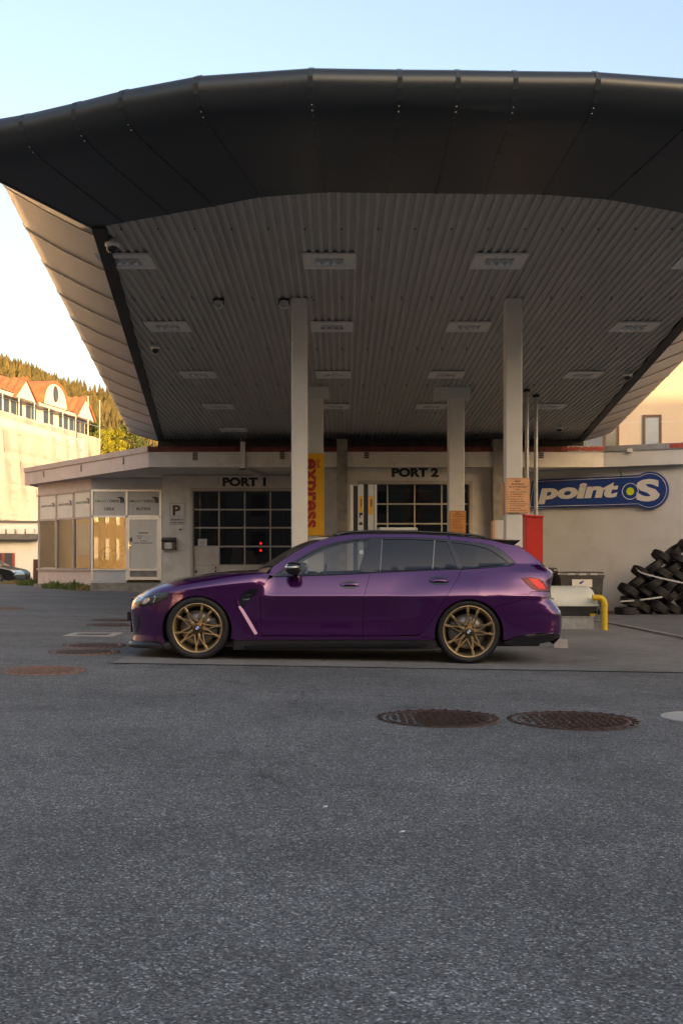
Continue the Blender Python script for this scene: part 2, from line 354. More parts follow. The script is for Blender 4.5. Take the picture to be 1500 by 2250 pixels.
pm('hill_ground', (0.05,0.065,0.025), 0.95, var=0.3, vs=0.05)
pm('conifer', (0.060,0.062,0.022), 0.85, var=0.5, vs=0.08, col2=(0.15,0.115,0.035))
pm('leaf_yellow', (0.20,0.20,0.015), 0.7, var=0.35, vs=0.7)
pm('leaf_green', (0.065,0.085,0.018), 0.7, var=0.4, vs=0.7)
pm('bark', (0.07,0.05,0.035), 0.9, var=0.3)
pm('weed', (0.07,0.10,0.02), 0.7, var=0.4, vs=12)
pm('dry_grass', (0.22,0.16,0.06), 0.8, var=0.3, vs=12)
def netmat():
    m = bpy.data.materials.new('net'); m.use_nodes = True; nt = m.node_tree; L = nt.links.new
    b = nt.nodes['Principled BSDF']; b.inputs['Base Color'].default_value = (0.62,0.58,0.52,1); b.inputs['Roughness'].default_value = 0.8
    tc = nt.nodes.new('ShaderNodeTexCoord'); n = nt.nodes.new('ShaderNodeTexNoise'); n.inputs['Scale'].default_value = 0.35; n.inputs['Detail'].default_value = 6
    L(tc.outputs['Object'], n.inputs['Vector'])
    mr = nt.nodes.new('ShaderNodeMapRange'); mr.inputs['To Min'].default_value = 0.35; mr.inputs['To Max'].default_value = 0.85; L(n.outputs['Fac'], mr.inputs['Value']); L(mr.outputs[0], b.inputs['Alpha'])
    M['net'] = m
netmat()
glassmat('shop_glass', (0.80,0.82,0.80), refl=2.2); glassmat('garage_glass', (0.55,0.53,0.5), refl=1.6)
# car
pm('paint', (0.068,0.0055,0.090), 0.18, metal=0.6, var=0.03, vs=300, coat=1.0)
M['paint'].node_tree.nodes['Principled BSDF'].inputs['Coat IOR'].default_value = 1.55
pm('gloss_black', (0.006,0.006,0.007), 0.08, spec=0.6, coat=0.6)
pm('satin_black', (0.012,0.012,0.013), 0.4)
pm('bronze', (0.58,0.415,0.225), 0.30, metal=0.9, var=0.06, vs=20)
pm('bronze_dark', (0.16,0.09,0.035), 0.4, metal=0.85, var=0.1)
pm('disc', (0.2,0.195,0.19), 0.4, metal=0.9, var=0.1, vs=40)
pm('chrome', (0.75,0.75,0.75), 0.12, metal=1.0)
pm('lamp_inner', (0.10,0.10,0.11), 0.2, metal=0.6, var=0.3, vs=25)
pm('tail_red', (0.20,0.006,0.008), 0.2, spec=0.4)
pm('tail_lit', (0.34,0.012,0.012), 0.25, spec=0.3, emis=(1.0,0.05,0.04), es=0.12)
pm('cabin', (0.02,0.019,0.018), 0.7, var=0.2)
pm('badge_blue', (0.02,0.16,0.45), 0.3); pm('badge_white', (0.7,0.7,0.7), 0.3)
glassmat('car_glass', (0.70,0.74,0.76), refl=1.7); glassmat('car_tint', (0.05,0.055,0.062), refl=1.65); glassmat('lens', (0.85,0.88,0.9))
# ------------------------------------------------------------------ ground
def GZ(x, y):
    z = -0.0168*max(-14, min(6, x))
    return z-0.30*sstep(19, 30, y)*sstep(3, 7.5, x)
def ground_sheet(name, xs, ys, dz, mat):
    mb = MB(); mb.grid([[(x, y, GZ(x, y)+dz) for x in xs] for y in ys], True)
    return tag(mb.build(name, mat), kind='structure')
def lin(a, b, n): return [a+(b-a)*i/n for i in range(n+1)]
ground_sheet('ground', [-900,-400,-150,-60,-30]+lin(-14,12,52)+[30,60,150,400,900], [-900,-300,-80,-20]+lin(-4,44,96)+[60,90,130,300,900], 0, 'asphalt')
ground_sheet('forecourt_pavement', lin(-2.3,4.95,29), lin(10.92,32.4,86), 0.008, 'concrete_pad')
ground_sheet('road_patch', lin(-6.3,-4.9,6), lin(15.0,15.5,4), 0.004, 'patch')
kb = MB()
kp = [(4.95+0.012*i, 21.5-0.42*i) for i in range(26)]
for a, b in zip(kp, kp[1:]):
    kb.hexa([(a[0],a[1],GZ(*a)-0.05),(a[0]+0.1,a[1],GZ(*a)-0.05),(b[0]+0.1,b[1],GZ(*b)-0.05),(b[0],b[1],GZ(*b)-0.05),
             (a[0],a[1],GZ(*a)+0.03),(a[0]+0.1,a[1],GZ(*a)+0.03),(b[0]+0.1,b[1],GZ(*b)+0.03),(b[0],b[1],GZ(*b)+0.03)])
tag(kb.build('kerb', 'concrete'), kind='structure')

# ------------------------------------------------------------------ canopy
def CZ(y): return 6.1034-0.033333*y
canopy = empty('canopy', (1.2, 24, 4.5), 'wide petrol station canopy with dark bull-nosed front edge and corrugated underside', 'canopy')
front = [(-3.37,14.85),(-2.93,14.63),(-2.27,14.32),(-1.65,14.03),(-1.03,13.71),(-0.19,13.54),(0.57,13.57),(1.19,13.58),(1.79,13.60),(2.52,13.62),(3.36,13.79),(4.46,14.27),(5.3,14.62),(5.85,14.9)]
REAR = 34.6
lx = lambda y: -3.37-0.122*(y-14.85)
rx = lambda y: 5.85+0.09*(y-14.9)
def yfront(x):
    if x <= front[0][0]: return 14.85+(front[0][0]-x)/0.122
    if x >= front[-1][0]: return 14.9+(x-front[-1][0])/0.09
    for a, b in zip(front, front[1:]):
        if a[0] <= x <= b[0]: return a[1]+(b[1]-a[1])*(x-a[0])/(b[0]-a[0])
# ceiling sheets: trapezoid corrugation, 0.125 m pitch, eight ribs to a sheet
pitch = 0.125
x = -6.0; k = 0
while x < 8.0:
    P = []
    for i in range(8*4+2):
        q = x+i*pitch/4; ph = i % 4; dz = 0.030 if ph in (0, 1) else 0.0
        if ph == 1: q += 0.02
        if ph == 3: q += 0.02
        y0 = yfront(q)-0.06
        if y0 >= REAR: continue
        P.append([(q, y0+(REAR-y0)*j/6, CZ(y0+(REAR-y0)*j/6)+dz+0.004*(k % 2)) for j in range(7)])
    if len(P) > 1:
        mb = MB(); mb.grid(P, False); mb.build('ceiling_sheet', 'ceiling_sheet', canopy)
    x += 8*pitch; k += 1
sm = MB()
for yy in (14.9, 18.25, 21.9, 25.6, 29.4):
    q = -6
    while q < 8:
        if yy > yfront(q)+0.15:
            for d in ((0, 0), (0.02, 0.14)) if yy > 16 else ((0, 0),):
                c = (q+d[0], yy+d[1]); sm.box(c[0]-0.012, c[0]+0.012, c[1]-0.012, c[1]+0.012, CZ(c[1])-0.012, CZ(c[1])+0.002)
        q += 0.5
tag(sm.build('ceiling_screws', 'screw_dark', canopy), kind='stuff')
# edge fascia: profile (out, up) swept round the bowed front and both sides
def prof_front(t): return [(0,0),(0.10,0.010),(0.7,0.080),(1.35,0.155),(1.68,0.20),(1.86,0.245),(1.98,0.315),(2.055,0.41),(2.085,0.51),(2.06,0.59),(1.96,0.65),(1.75,0.69),(1.4,0.71)]
def prof_side(t):
    o, u = 1.28-0.34*t, 0.70-0.42*t
    return [(0,0),(0.12*o,0.09*u),(0.5*o,0.43*u),(0.85*o,0.79*u),(0.96*o,0.92*u),(1.0*o,1.05*u),(0.99*o,1.2*u),(0.9*o,1.38*u),(0.6*o,1.5*u)]
def nrm2(a): l = math.hypot(*a); return (a[0]/l, a[1]/l)
def section(p, n, prof, z0): return [(p[0]+n[0]*o, p[1]+n[1]*o, z0+u) for o, u in prof]
def strip(name, A, B, mat):
    mb = MB(); mb.grid([A, B], True); return mb.build(name, mat, canopy)
# front ribs: rib k at front[k], direction fanned
tops = [35,137,255,380,515,687,840,985,1130,1275,1445]
nF = []
for i, p in enumerate(front):
    a = front[max(i-1, 0)]; b = front[min(i+1, len(front)-1)]
    t = nrm2((b[0]-a[0], b[1]-a[1])); nF.append(nrm2((t[1]*0.75, -t[0])))
nF[0] = nrm2((-0.62, -1.0)); nF[1] = nrm2((-0.36, -1)); nF[-1] = nrm2((0.58, -1.0)); nF[-2] = nrm2((0.34, -1))
secs = []
for i, p in enumerate(front):
    f = 1.0/max(0.6, -nF[i][1])
    pr = [(o*(f if 0 < i < len(front)-1 else 1.12), u) for o, u in prof_front(0)]
    secs.append(section(p, nF[i], pr, CZ(p[1])-0.01))
def lerp3(a, b, t): return tuple(a[k]+(b[k]-a[k])*t for k in range(3))
for i in range(len(front)-1):
    A, B = secs[i], secs[i+1]
    strip('fascia_panel', [lerp3(a, b, 0.004) for a, b in zip(A, B)], [lerp3(a, b, 0.996) for a, b in zip(A, B)], 'fascia_dark')
for i in range(0, len(front)):
    A = secs[i]; t = nrm2((-nF[i][1], nF[i][0])); w = 0.026
    mb = MB()
    cen = Vector((front[i][0]+nF[i][0]*1.3, front[i][1]+nF[i][1]*1.3, CZ(front[i][1])+0.45))
    def nout(j):
        d = (Vector(A[min(j+1, len(A)-1)])-Vector(A[max(j-1, 0)])).normalized(); n_ = d.cross(Vector((t[0], t[1], 0))).normalized()
        return n_ if n_.dot(Vector(A[j])-cen) > 0 else -n_
    rows = []
    for sgn, h in ((-1, -0.004), (-1, 0.006), (1, 0.006), (1, -0.004)):
        rows.append([tuple(Vector(A[j])+Vector((t[0], t[1], 0))*w*sgn+nout(j)*h) for j in range(len(A))])
    mb.grid(rows, False)
    sp = mb.build('seam_strip', 'fascia_dark', canopy)
    bm_ = MB()
    for j in range(1, 6):
        for fr_ in (0.0, 0.5):
            c = Vector(A[j])*(1-fr_)+Vector(A[j+1])*fr_+nout(j)*0.006
            bm_.box(c.x-0.008, c.x+0.008, c.y-0.008, c.y+0.008, c.z-0.006, c.z+0.006)
    tag(bm_.build('screws', 'screw', sp), kind='stuff')
# sides
def side(xf, sgn):
    ys = [14.85 if sgn < 0 else 14.9]+[15.14+1.65*k for k in range(12)]; ys = [y for y in ys if y < REAR]+[REAR]
    n = nrm2((sgn, -0.122 if sgn < 0 else -0.09)); S = []
    for y in ys:
        t = (y-14.85)/(REAR-14.85); S.append(section((xf(y), y), n, prof_side(t), CZ(y)-0.01))
    # mitre: the first section leans to the front corner rib
    c0 = secs[0] if sgn < 0 else secs[-1]
    first = [c0[min(len(c0)-1, round(j*(len(c0)-1)/(len(S[0])-1)))] for j in range(len(S[0]))]
    S[0] = first
    for A, B in zip(S, S[1:]):
        strip('side_panel', [lerp3(a, b, 0.006) for a, b in zip(A, B)], [lerp3(a, b, 0.994) for a, b in zip(A, B)], 'fascia_side')
    for A in S[1:]:
        mb = MB(); rows = []
        for dy, h in ((-0.018, 0.0), (-0.018, -0.016), (0.018, -0.016), (0.018, 0.0)):
            rows.append([(a[0]+sgn*(-h)*0.4, a[1]+dy, a[2]+h) for a in A])
        mb.grid(rows, False); mb.build('side_seam', 'fascia_side', canopy)
    mb = MB(); ys2 = lin(ys[0]-0.05, REAR, 24)
    for a, b in zip(ys2, ys2[1:]):
        xa, xb = xf(a), xf(b); w = 0.17
        mb.hexa([(xa-sgn*w, a, CZ(a)-0.035), (xa+sgn*0.02, a, CZ(a)-0.035), (xb+sgn*0.02, b, CZ(b)-0.035), (xb-sgn*w, b, CZ(b)-0.035),
                 (xa-sgn*w, a, CZ(a)+0.05), (xa+sgn*0.02, a, CZ(a)+0.05), (xb+sgn*0.02, b, CZ(b)+0.05), (xb-sgn*w, b, CZ(b)+0.05)])
    mb.build('edge_trim', 'dark_trim', canopy)
    return S
SL = side(lx, -1); SR = side(rx, 1)
# roof deck above everything
mb = MB()
top = [(secs[i][-1][0], secs[i][-1][1]) for i in range(len(secs))]
poly = [(SL[-1][-1][0], REAR+0.3)]+[(s[-1][0], s[-1][1]) for s in SL[::-1][1:-1]]+top+[(s[-1][0], s[-1][1]) for s in SR[1:-1]]+[(SR[-1][-1][0], REAR+0.3)]
n_ = len(poly)
mb.add([(p[0], p[1], CZ(p[1])+(0.70 if 14 > p[1] else 0.85-0.025*(p[1]-14))) for p in poly]+[(1.2, 24, 6.3)], [(i, (i+1) % n_, n_) for i in range(n_)])
mb.build('roof_deck', 'steel_beam', canopy)
mb = MB(); mb.box(PX(545,34), PX(1110,34), 33.9, 34.15, 4.66, 4.86); mb.box(lx(REAR), rx(REAR), 34.45, 34.7, 4.75, 5.3)
mb.build('rear_beam', 'steel_beam', canopy)

# columns
def column(px0, px1, Y, d, cap, label):
    c = empty('canopy_column', (PX((px0+px1)/2, Y), Y+d/2, GZ(PX(px0, Y), Y)), label, 'column', 'columns carrying the canopy')
    x0, x1 = PX(px0, Y), PX(px1, Y); zt = CZ(Y)
    mb = MB(); b = 0.018
    P = [(x0+b,Y),(x1-b,Y),(x1,Y+b),(x1,Y+d-b),(x1-b,Y+d),(x0+b,Y+d),(x0,Y+d-b),(x0,Y+b)]
    mb.prism(P, GZ(x0, Y)-0.1, zt-(0.26 if cap else 0.0)); mb.build('shaft', 'column_paint', c)
    mb = MB(); mb.prism([(x0-0.06,Y-0.06),(x1+0.06,Y-0.06),(x1+0.06,Y+d+0.06),(x0-0.06,Y+d+0.06)], GZ(x0,Y)-0.05, GZ(x0,Y)+0.06); mb.build('base_plate', 'concrete', c)
    if cap:
        w = (x1-x0); mb = MB(); mb.box(x0-0.33, x1+0.13, Y-0.03, Y+d+0.03, zt-0.26, zt+0.02); mb.build('capital', 'column_paint', c)
    return c
colFL = column(640, 675, 18.3, 0.27, False, 'front white column left, standing before the yellow sign')
colFR = column(1110, 1147, 18.3, 0.27, False, 'front white column on the right, carrying the larger fire warning notice')
colBL = column(676, 710, 26.0, 0.37, True, 'rear white column with box capital, carrying the tall yellow sign')
colBR = column(985, 1020, 26.0, 0.37, True, 'rear white column with box capital, carrying the smaller orange notice')
# recessed ceiling lights
LX = (-3.2, -0.18, 2.34, 5.4); LY = (16.3, 20.2, 24.5, 28.5, 32.4)
rown = ('front row', 'second row from the front', 'third row from the front', 'fourth row from the front', 'rear row by the building')
coln = ('leftmost', 'left of centre', 'right of centre', 'rightmost')
lamp0 = None
for r, y in enumerate(LY):
    for c, x in enumerate(LX):
        if r == 4 and c not in (0,): continue
        t = empty('ceiling_light', (x, y, CZ(y)), 'square recessed canopy light, %s in the %s' % (coln[c], rown[r]), 'light', 'recessed lights in the canopy ceiling')
        if lamp0 is None:
            h, a, b = 0.39, 0.21, 0.20; z = CZ(y)-0.022; mb = MB()
            for (u0,u1,v0,v1) in ((-h,h,-h,-b),(-h,h,b,h),(-h,-a,-b,b),(a,h,-b,b)): mb.box(x+u0,x+u1,y+v0,y+v1,z,z+0.03)
            mb.build('frame', 'lamp_frame', t)
            mb = MB(); mb.add([(x-a,y-b,z+0.01),(x+a,y-b,z+0.01),(x+a,y+b,z+0.01),(x-a,y+b,z+0.01),(x-a*.7,y-b*.7,z+0.14),(x+a*.7,y-b*.7,z+0.14),(x+a*.7,y+b*.7,z+0.14),(x-a*.7,y+b*.7,z+0.14)],
                              [(4,5,6,7),(0,1,5,4),(1,2,6,5),(2,3,7,6),(3,0,4,7)]); mb.build('reflector', 'lamp_reflector', t)
            for q in (-0.09, 0.09):
                mb = MB(); mb.add([(x+q-0.045,y-b,z+0.015),(x+q+0.045,y-b,z+0.015),(x+q+0.012,y+b,z+0.10),(x+q-0.012,y+b,z+0.10)], [(0,1,2,3)]); mb.build('louvre', 'lamp_reflector', t)
            mb = MB(); mb.box(x-a,x+a,y-0.008,y+0.008,z+0.012,z+0.05); mb.build('crossbar', 'lamp_frame', t)
            lamp0 = t
        else:
            for ch in lamp0.children:
                k_ = ch.copy(); COL.objects.link(k_); k_.parent = t
# dome cameras and round floodlights under the ceiling
def dome(px, Y, r, label):
    x = PX(px, Y); z = CZ(Y); t = empty('dome_camera', (x, Y, z), label, 'security camera', 'dome cameras under the canopy')
    mb = MB(); mb.lathe([(0.0,0),(r*1.05,0),(r*1.05,-r*0.5),(r*1.2,-r*0.55),(r*1.2,-r*1.0),(r*0.95,-r*1.25)], (x,Y,z), 'Z', 20); mb.build('housing', 'lamp_frame', t)
    mb = MB(); mb.lathe([(r*0.95,-r*1.25),(r*0.93,-r*1.6),(r*0.75,-r*1.95),(r*0.4,-r*2.15),(0,-r*2.2)], (x,Y,z), 'Z', 20); mb.build('dome_cover', 'dome_dark', t)
dome(247, 15.35, 0.085, 'dome camera at the front left corner of the canopy ceiling')
dome(341, 21.6, 0.08, 'small dome camera by the left ceiling edge below the second light')
dome(1378, 24.2, 0.085, 'dome camera near the right edge of the canopy ceiling')
dome(1228, 31.6, 0.085, 'dome camera at the back right of the canopy ceiling')
def flood(px, label):
    Y = 18.35; x = PX(px, Y); z = CZ(Y); t = empty('floodlight', (x, Y, z), label, 'floodlight', 'round floodlights under the canopy')
    mb = MB(); mb.box(x-0.09, x+0.09, Y-0.03, Y+0.03, z-0.03, z+0.01); mb.box(x-0.09, x-0.075, Y-0.015, Y+0.015, z-0.10, z); mb.box(x+0.075, x+0.09, Y-0.015, Y+0.015, z-0.10, z); mb.build('bracket', 'dark_trim', t)
    mb = MB(); mb.lathe([(0,0.09),(0.05,0.09),(0.075,0.0),(0.075,-0.03),(0.062,-0.035)], (x,Y,z-0.10), 'Y', 20); mb.build('housing', 'lamp_frame', t)
    mb = MB(); mb.lathe([(0.062,-0.033),(0.0,-0.028)], (x,Y,z-0.10), 'Y', 20); mb.build('lens', 'lamp_reflector', t)
flood(480, 'round bracketed floodlight farther from the left front column')
flood(624, 'round bracketed floodlight right beside the left front column')

# ------------------------------------------------------------------ service building
bld = empty('service_building', (0, 36, 0), 'low rendered service building with garage doors and corner shop behind the pumps', 'building')
ZS, ZF = 3.97, 4.43                      # soffit, top of fascia
fF = Frame((PX(327,33), 33.0), (7.9, 33.0)); fL = Frame((PX(55,40.6), 40.6), (PX(327,33), 33.0)); fRr = Frame((7.9, 33.0), (14.5, 29.9))
def band(fr, z0, z1, t0, t1, name, mat, u0=0, u1=None):
    mb = MB(); fr.box(mb, u0, fr.len if u1 is None else u1, z0, z1, t0, t1); return mb.build(name, mat, bld)
band(fF, ZS, ZF, -0.3, 0, 'fascia', 'render_wall'); band(fL, ZS, ZF, -0.3, 0, 'fascia', 'warm_lit_wall'); band(fRr, ZS, ZF, -0.3, 0, 'fascia', 'grey_wall')
def coping(fr, mat, name='coping', n=5):
    for i in range(n):
        band(fr, ZF, ZF+0.17, -0.5, 0.045, name, mat, fr.len*i/n+0.004, fr.len*(i+1)/n-0.004)
coping(fL, 'coping', n=6); coping(fRr, 'coping_zinc', n=4)
band(fF, ZF, ZF+0.15, -0.5, 0.03, 'coping', 'coping_red', 0, fF.u(1245))
band(fF, ZF, ZF+0.17, -0.5, 0.045, 'coping', 'coping_zinc', fF.u(1245)+0.01, fF.len)
rnd = random.Random(3)
for px in (1238,1250,1262,1282,1296,1306,1318):          # peeling red paint
    u = fF.u(px); w = rnd.uniform(0.08,0.2); mb = MB(); z = ZF+0.02
    pts = [(u-w, z+rnd.uniform(0,0.03)), (u+w*rnd.uniform(0.2,0.6), z), (u+w, z+0.1+rnd.uniform(0,0.03)), (u+rnd.uniform(-0.05,0.05), z+0.14), (u-w*0.6, z+0.10)]
    fF.poly(mb, pts, 0.046, 0.052+rnd.uniform(0,0.012)); mb.build('paint_flake', 'red_flake', bld)
mb = MB(); fRr.box(mb, fRr.u(1470), fRr.u(1520), ZF+0.02, ZF+0.15, 0.046, 0.052); mb.build('paint_flake', 'red_flake', bld)
# soffit slab and roof
sof = [(PX(55,40.6)+0.05, 40.55), (PX(327,33), 33.05), (7.9, 33.05), (14.5, 29.95), (14.5, 45), (-11.5, 45)]
mb = MB(); mb.prism(sof, ZS+0.012, ZS+0.1); mb.build('soffit', 'render_wall', bld)
mb = MB(); mb.prism([(x, y+0.3) for x, y in sof], ZF-0.06, ZF+0.02); mb.build('roof', 'steel_beam', bld)
# walls
fP = Frame((PX(358,36), 36.0), (5.75, 36.0)); fS = Frame((PX(201,37.3), 37.3), (PX(358,37.3)+0.06, 37.3)); fW = Frame((PX(84,40.3), 40.3), (PX(201,37.3), 37.3))
a_, b_ = (PX(1165,34.6), 34.6), (PX(1393,32.95), 32.95); dd = (b_[0]-a_[0], b_[1]-a_[1])
fG = Frame((a_[0]-0.25*dd[0], a_[1]-0.25*dd[1]), (a_[0]+2.1*dd[0], a_[1]+2.1*dd[1]))
def wall(fr, u0, u1, z0, z1, mat, t=0.0, name='wall', th=0.25):
    mb = MB(); fr.box(mb, u0, u1, z0, z1, t-th, t); return mb.build(name, mat, bld)
fP2 = Frame((PX(705,33.4), 33.4), (PX(1112,33.4), 33.4))
d1a, d1b = fP.u(418), fP.u(656); d2a, d2b = fP2.u(785), fP2.u(1037)
D1T, D2T = PZ(1072,36), PZ(1056,33.4)
wall(fP, 0, d1a, -0.2, ZS, 'render_wall'); wall(fP, d1a, d1b, D1T, ZS, 'render_wall'); wall(fP, d1b, fP.u(725), -0.2, ZS, 'render_wall')
wall(fP2, 0, d2a, -0.3, ZS+0.3, 'render_wall'); wall(fP2, d2a, d2b, D2T, ZS+0.3, 'render_wall'); wall(fP2, d2b, fP2.len, -0.4, ZS+0.3, 'render_wall')
mb = MB(); mb.box(PX(705,33.4), PX(705,33.4)+0.25, 33.66, 36.0, -0.3, ZS); mb.box(PX(1112,33.4)-0.25, PX(1112,33.4), 33.66, 36.0, -0.4, ZS); mb.build('wall', 'render_wall', bld)
wall(fG, 0, fG.len, -0.8, ZS, 'grey_wall')
mb = MB(); mb.box(PX(358,36)-0.02, PX(358,36)+0.2, 36.02, 37.5, -0.2, ZS); mb.build('wall', 'render_wall', bld)
wall(fP, 0.0, fP.u(700), PZ(1047,36), PZ(1047,36)+0.03, 'render_wall', 0.035, 'ledge', 0.035)
wall(fP2, 0.0, fP2.len, PZ(1025,33.4), PZ(1025,33.4)+0.05, 'render_wall', 0.02, 'ledge', 0.02)
# pilasters of raw concrete
for px0, px1 in ((740,763),(1083,1108)):
    wall(fP2, fP2.u(px0,0.47), fP2.u(px1,0.47), -0.4, 4.8, 'concrete', 0.47, 'pilaster', 0.5)
# small air bricks in the fascia
vent_me = None
def airbrick(fr, px, py, w=0.075, h=0.12):
    u, z = fr.uz(px, py); mb = MB(); fr.box(mb, u-w, u+w, z-h, z+h, 0.001, 0.012); v = mb.build('air_vent', 'dark_trim', bld)
    mb = MB()
    for k in range(4): fr.box(mb, u-w, u+w, z-h+0.06*k, z-h+0.06*k+0.02, 0.012, 0.022)
    mb.build('louvres', 'door_frame', v)
for px, py in ((429,1003),(620,1001),(805,999),(1188,999)): airbrick(fF, px, py)
for px, py in ((97,1042),(179,1029),(272,1013)): airbrick(fL, px, py, 0.05, 0.11)
# garage doors
def garage(fP, u0, u1, zt, cols, rows, name_pan, solid):
    tz = -0.12; zb = -0.1
    g = MB(); fP.box(g, u0, u0+0.09, zb, zt, -0.3, 0.012); fP.box(g, u1-0.09, u1, zb, zt, -0.3, 0.012); fP.box(g, u0+0.09, u1-0.09, zt-0.11, zt, -0.3, 0.012)
    door = g.build('garage_door', 'door_frame', bld)
    w = (u1-u0-0.18)/cols; a = u0+0.09; zz = zt-0.11; h = rows[0]; bars = MB()
    for r, h in enumerate(rows):
        for c in range(cols):
            mb = MB(); is_solid = (r, c) in solid or r == len(rows)-1
            fP.box(mb, a+c*w+0.022, a+(c+1)*w-0.022, zz-h+0.022, zz-0.022, tz-0.02, tz-(0.0 if is_solid else 0.012))
            mb.build('door_panel' if is_solid else 'pane', 'door_panel' if is_solid else 'garage_glass', door)
        zz -= h
        fP.box(bars, a, a+cols*w, zz-0.024, zz+0.024, tz-0.03, tz+0.012)
    for c in range(cols+1): fP.box(bars, a+c*w-0.022, a+c*w+0.022, zz, zt-0.11, tz-0.028, tz+0.010)
    bars.build('glazing_bars', 'door_frame', door)
    return door, a, w
d1, a1, w1 = garage(fP, d1a, d1b, D1T, 4, [0.60,0.60,0.62,0.62,0.72], 'pane', {(3,0)})
d2, a2, w2 = garage(fP2, d2a, d2b, D2T, 4, [0.60,0.605,0.605,0.605,0.95], 'pane', set())
# dim workshop behind the doors
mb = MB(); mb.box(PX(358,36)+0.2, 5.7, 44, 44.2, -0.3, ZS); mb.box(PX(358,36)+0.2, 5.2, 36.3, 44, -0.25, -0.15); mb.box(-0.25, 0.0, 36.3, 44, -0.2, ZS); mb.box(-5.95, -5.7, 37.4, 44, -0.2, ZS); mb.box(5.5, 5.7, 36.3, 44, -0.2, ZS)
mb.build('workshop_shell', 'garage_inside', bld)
# shop: sill walls, heads, mullions, panes
SHT = PZ(1076,37.3)
wall(fS, 0, fS.len, SHT, ZS, 'grey_wall', 0.0); wall(fS, 0, fS.u(279), -0.1, PZ(1253,37.3), 'grey_wall')
wall(fW, 0, fW.len, SHT, ZS, 'warm_lit_wall'); wall(fW, 0, fW.len, -0.2, PZ(1253,37.3), 'warm_lit_wall')
shop = MB()
for px in (203, 279, 353): fS.box(shop, fS.u(px)-0.035, fS.u(px)+0.035, PZ(1275,37.3), SHT, -0.08, 0.03)
fS.box(shop, 0, fS.u(353), SHT-0.06, SHT, -0.08, 0.035); fS.box(shop, 0, fS.u(353), PZ(1134,37.3)-0.04, PZ(1134,37.3)+0.02, -0.08, 0.03); fS.box(shop, 0, fS.u(279), PZ(1253,37.3), PZ(1253,37.3)+0.05, -0.08, 0.06)
shopf = shop.build('shop_window_frame', 'alu', bld)
z0, z1, z2 = PZ(1252,37.3), PZ(1134,37.3), SHT-0.06
for a, b in ((204,278),(280,352)):
    mb = MB(); fS.box(mb, fS.u(a)+0.03, fS.u(b)-0.03, z1+0.02, z2, -0.03, 0.0); mb.build('sign_panel', 'panel_white', bld)
mb = MB(); fS.box(mb, fS.u(204)+0.03, fS.u(278)-0.03, z0+0.04, z1-0.04, -0.03, -0.018); mb.build('window_pane', 'shop_glass', bld)
# entrance door
dz = PZ(1274,37.3); da, db = fS.u(281), fS.u(350)
mb = MB(); fS.box(mb, da, da+0.07, dz, z1-0.04, -0.06, 0.02); fS.box(mb, db-0.07, db, dz, z1-0.04, -0.06, 0.02); fS.box(mb, da, db, z1-0.12, z1-0.045, -0.055, 0.022); fS.box(mb, da, db, dz, dz+0.1, -0.055, 0.022); fS.box(mb, da, db, PZ(1252,37.3)-0.03, PZ(1252,37.3)+0.03, -0.055, 0.021)
edoor = mb.build('entrance_door', 'alu', bld)
mb = MB(); fS.box(mb, da+0.07, db-0.07, PZ(1252,37.3)+0.03, z1-0.12, -0.03, -0.01); mb.build('frosted_pane', 'film_white', edoor)
mb = MB(); fS.box(mb, da+0.07, db-0.07, dz+0.1, PZ(1252,37.3)-0.03, -0.03, -0.01); mb.build('kick_panel', 'concrete', edoor)
mb = MB(); u, z = fS.uz(283.5, 1198); fS.box(mb, u-0.012, u+0.012, z-0.16, z+0.12, 0.02, 0.05); fS.box(mb, u-0.015, u+0.09, z-0.02, z+0.01, 0.05, 0.075); mb.build('handle', 'chrome', edoor)
mb = MB(); u, z = fS.uz(287.5, 1186); fS.box(mb, u-0.05, u+0.05, z-0.07, z+0.07, -0.01, 0.012); mb.build('lock_plate', 'brown_frame', edoor)
mb = MB(); fS.box(mb, fS.u(353), fS.len, -0.1, SHT+0.02, -0.1, 0.01); mb.build('wall', 'render_wall', bld)
for x0, x1, y0, y1, wd in ((305,326,1169.5,1172.5,(12,)),(301,313,1176.5,1179,(3,3)),(303,311,1181,1183.5,(6,)),(308,324,1187.5,1189.5,(3,8)),(294,336,1192,1194.3,(6,14))):
    word_marks(fS.u(x0), fS.u(x1), PZ(y1,37.3), PZ(y0,37.3), fS, -0.006, 'ink_faint', edoor, wd)
mb = MB(); fS.box(mb, fS.u(314), fS.u(331), PZ(1183,37.3), PZ(1177,37.3), -0.009, -0.007); mb.build('sticker', 'sign_letter', edoor)
def smart(fr, xa, xb, yb, yt, t, green, dark, par):
    """two-tone tyre shop lettering with three nested tyre arcs at its end"""
    ua, ub = fr.u(xa), fr.u(xb); zb, zt = PZ(yb, fr.P(ua,0)[1]), PZ(yt, fr.P(ua,0)[1]); L_ = ub-ua; h = zt-zb
    lettering('SMART', ua, ua+L_*0.49, zb, zt, fr, t, green, par, bold=0.012); lettering('DEKK', ua+L_*0.505, ua+L_*0.84, zb, zt, fr, t, dark, par, bold=0.02)
    mb = MB()
    for k in range(3):
        c, w, hh = ua+L_*(0.815+0.045*k), L_*0.085, h*2.2
        pts = []
        for i in range(9):
            a = R(150-150*i/8-10); pts.append((c+w*math.cos(a), zb+hh*0.42+hh*0.5*math.sin(a)-(hh*0.42 if i == 8 else 0)))
        inner = [(c+(p[0]-c)*(0.5+0.06*i/8), zb+(p[1]-zb)*(0.86 if i else 1)) for i, p in enumerate(pts)][::-1]
        for p, q, r_, s_ in zip(pts, pts[1:], inner[::-1][1:], inner[::-1]):
            mb.add([fr.P(p[0],p[1],t+0.001*k), fr.P(q[0],q[1],t+0.001*k), fr.P(r_[0],r_[1],t+0.001*k), fr.P(s_[0],s_[1],t+0.001*k)], [(0,1,2,3)])
    mb.build('tyre_emblem', dark, par)
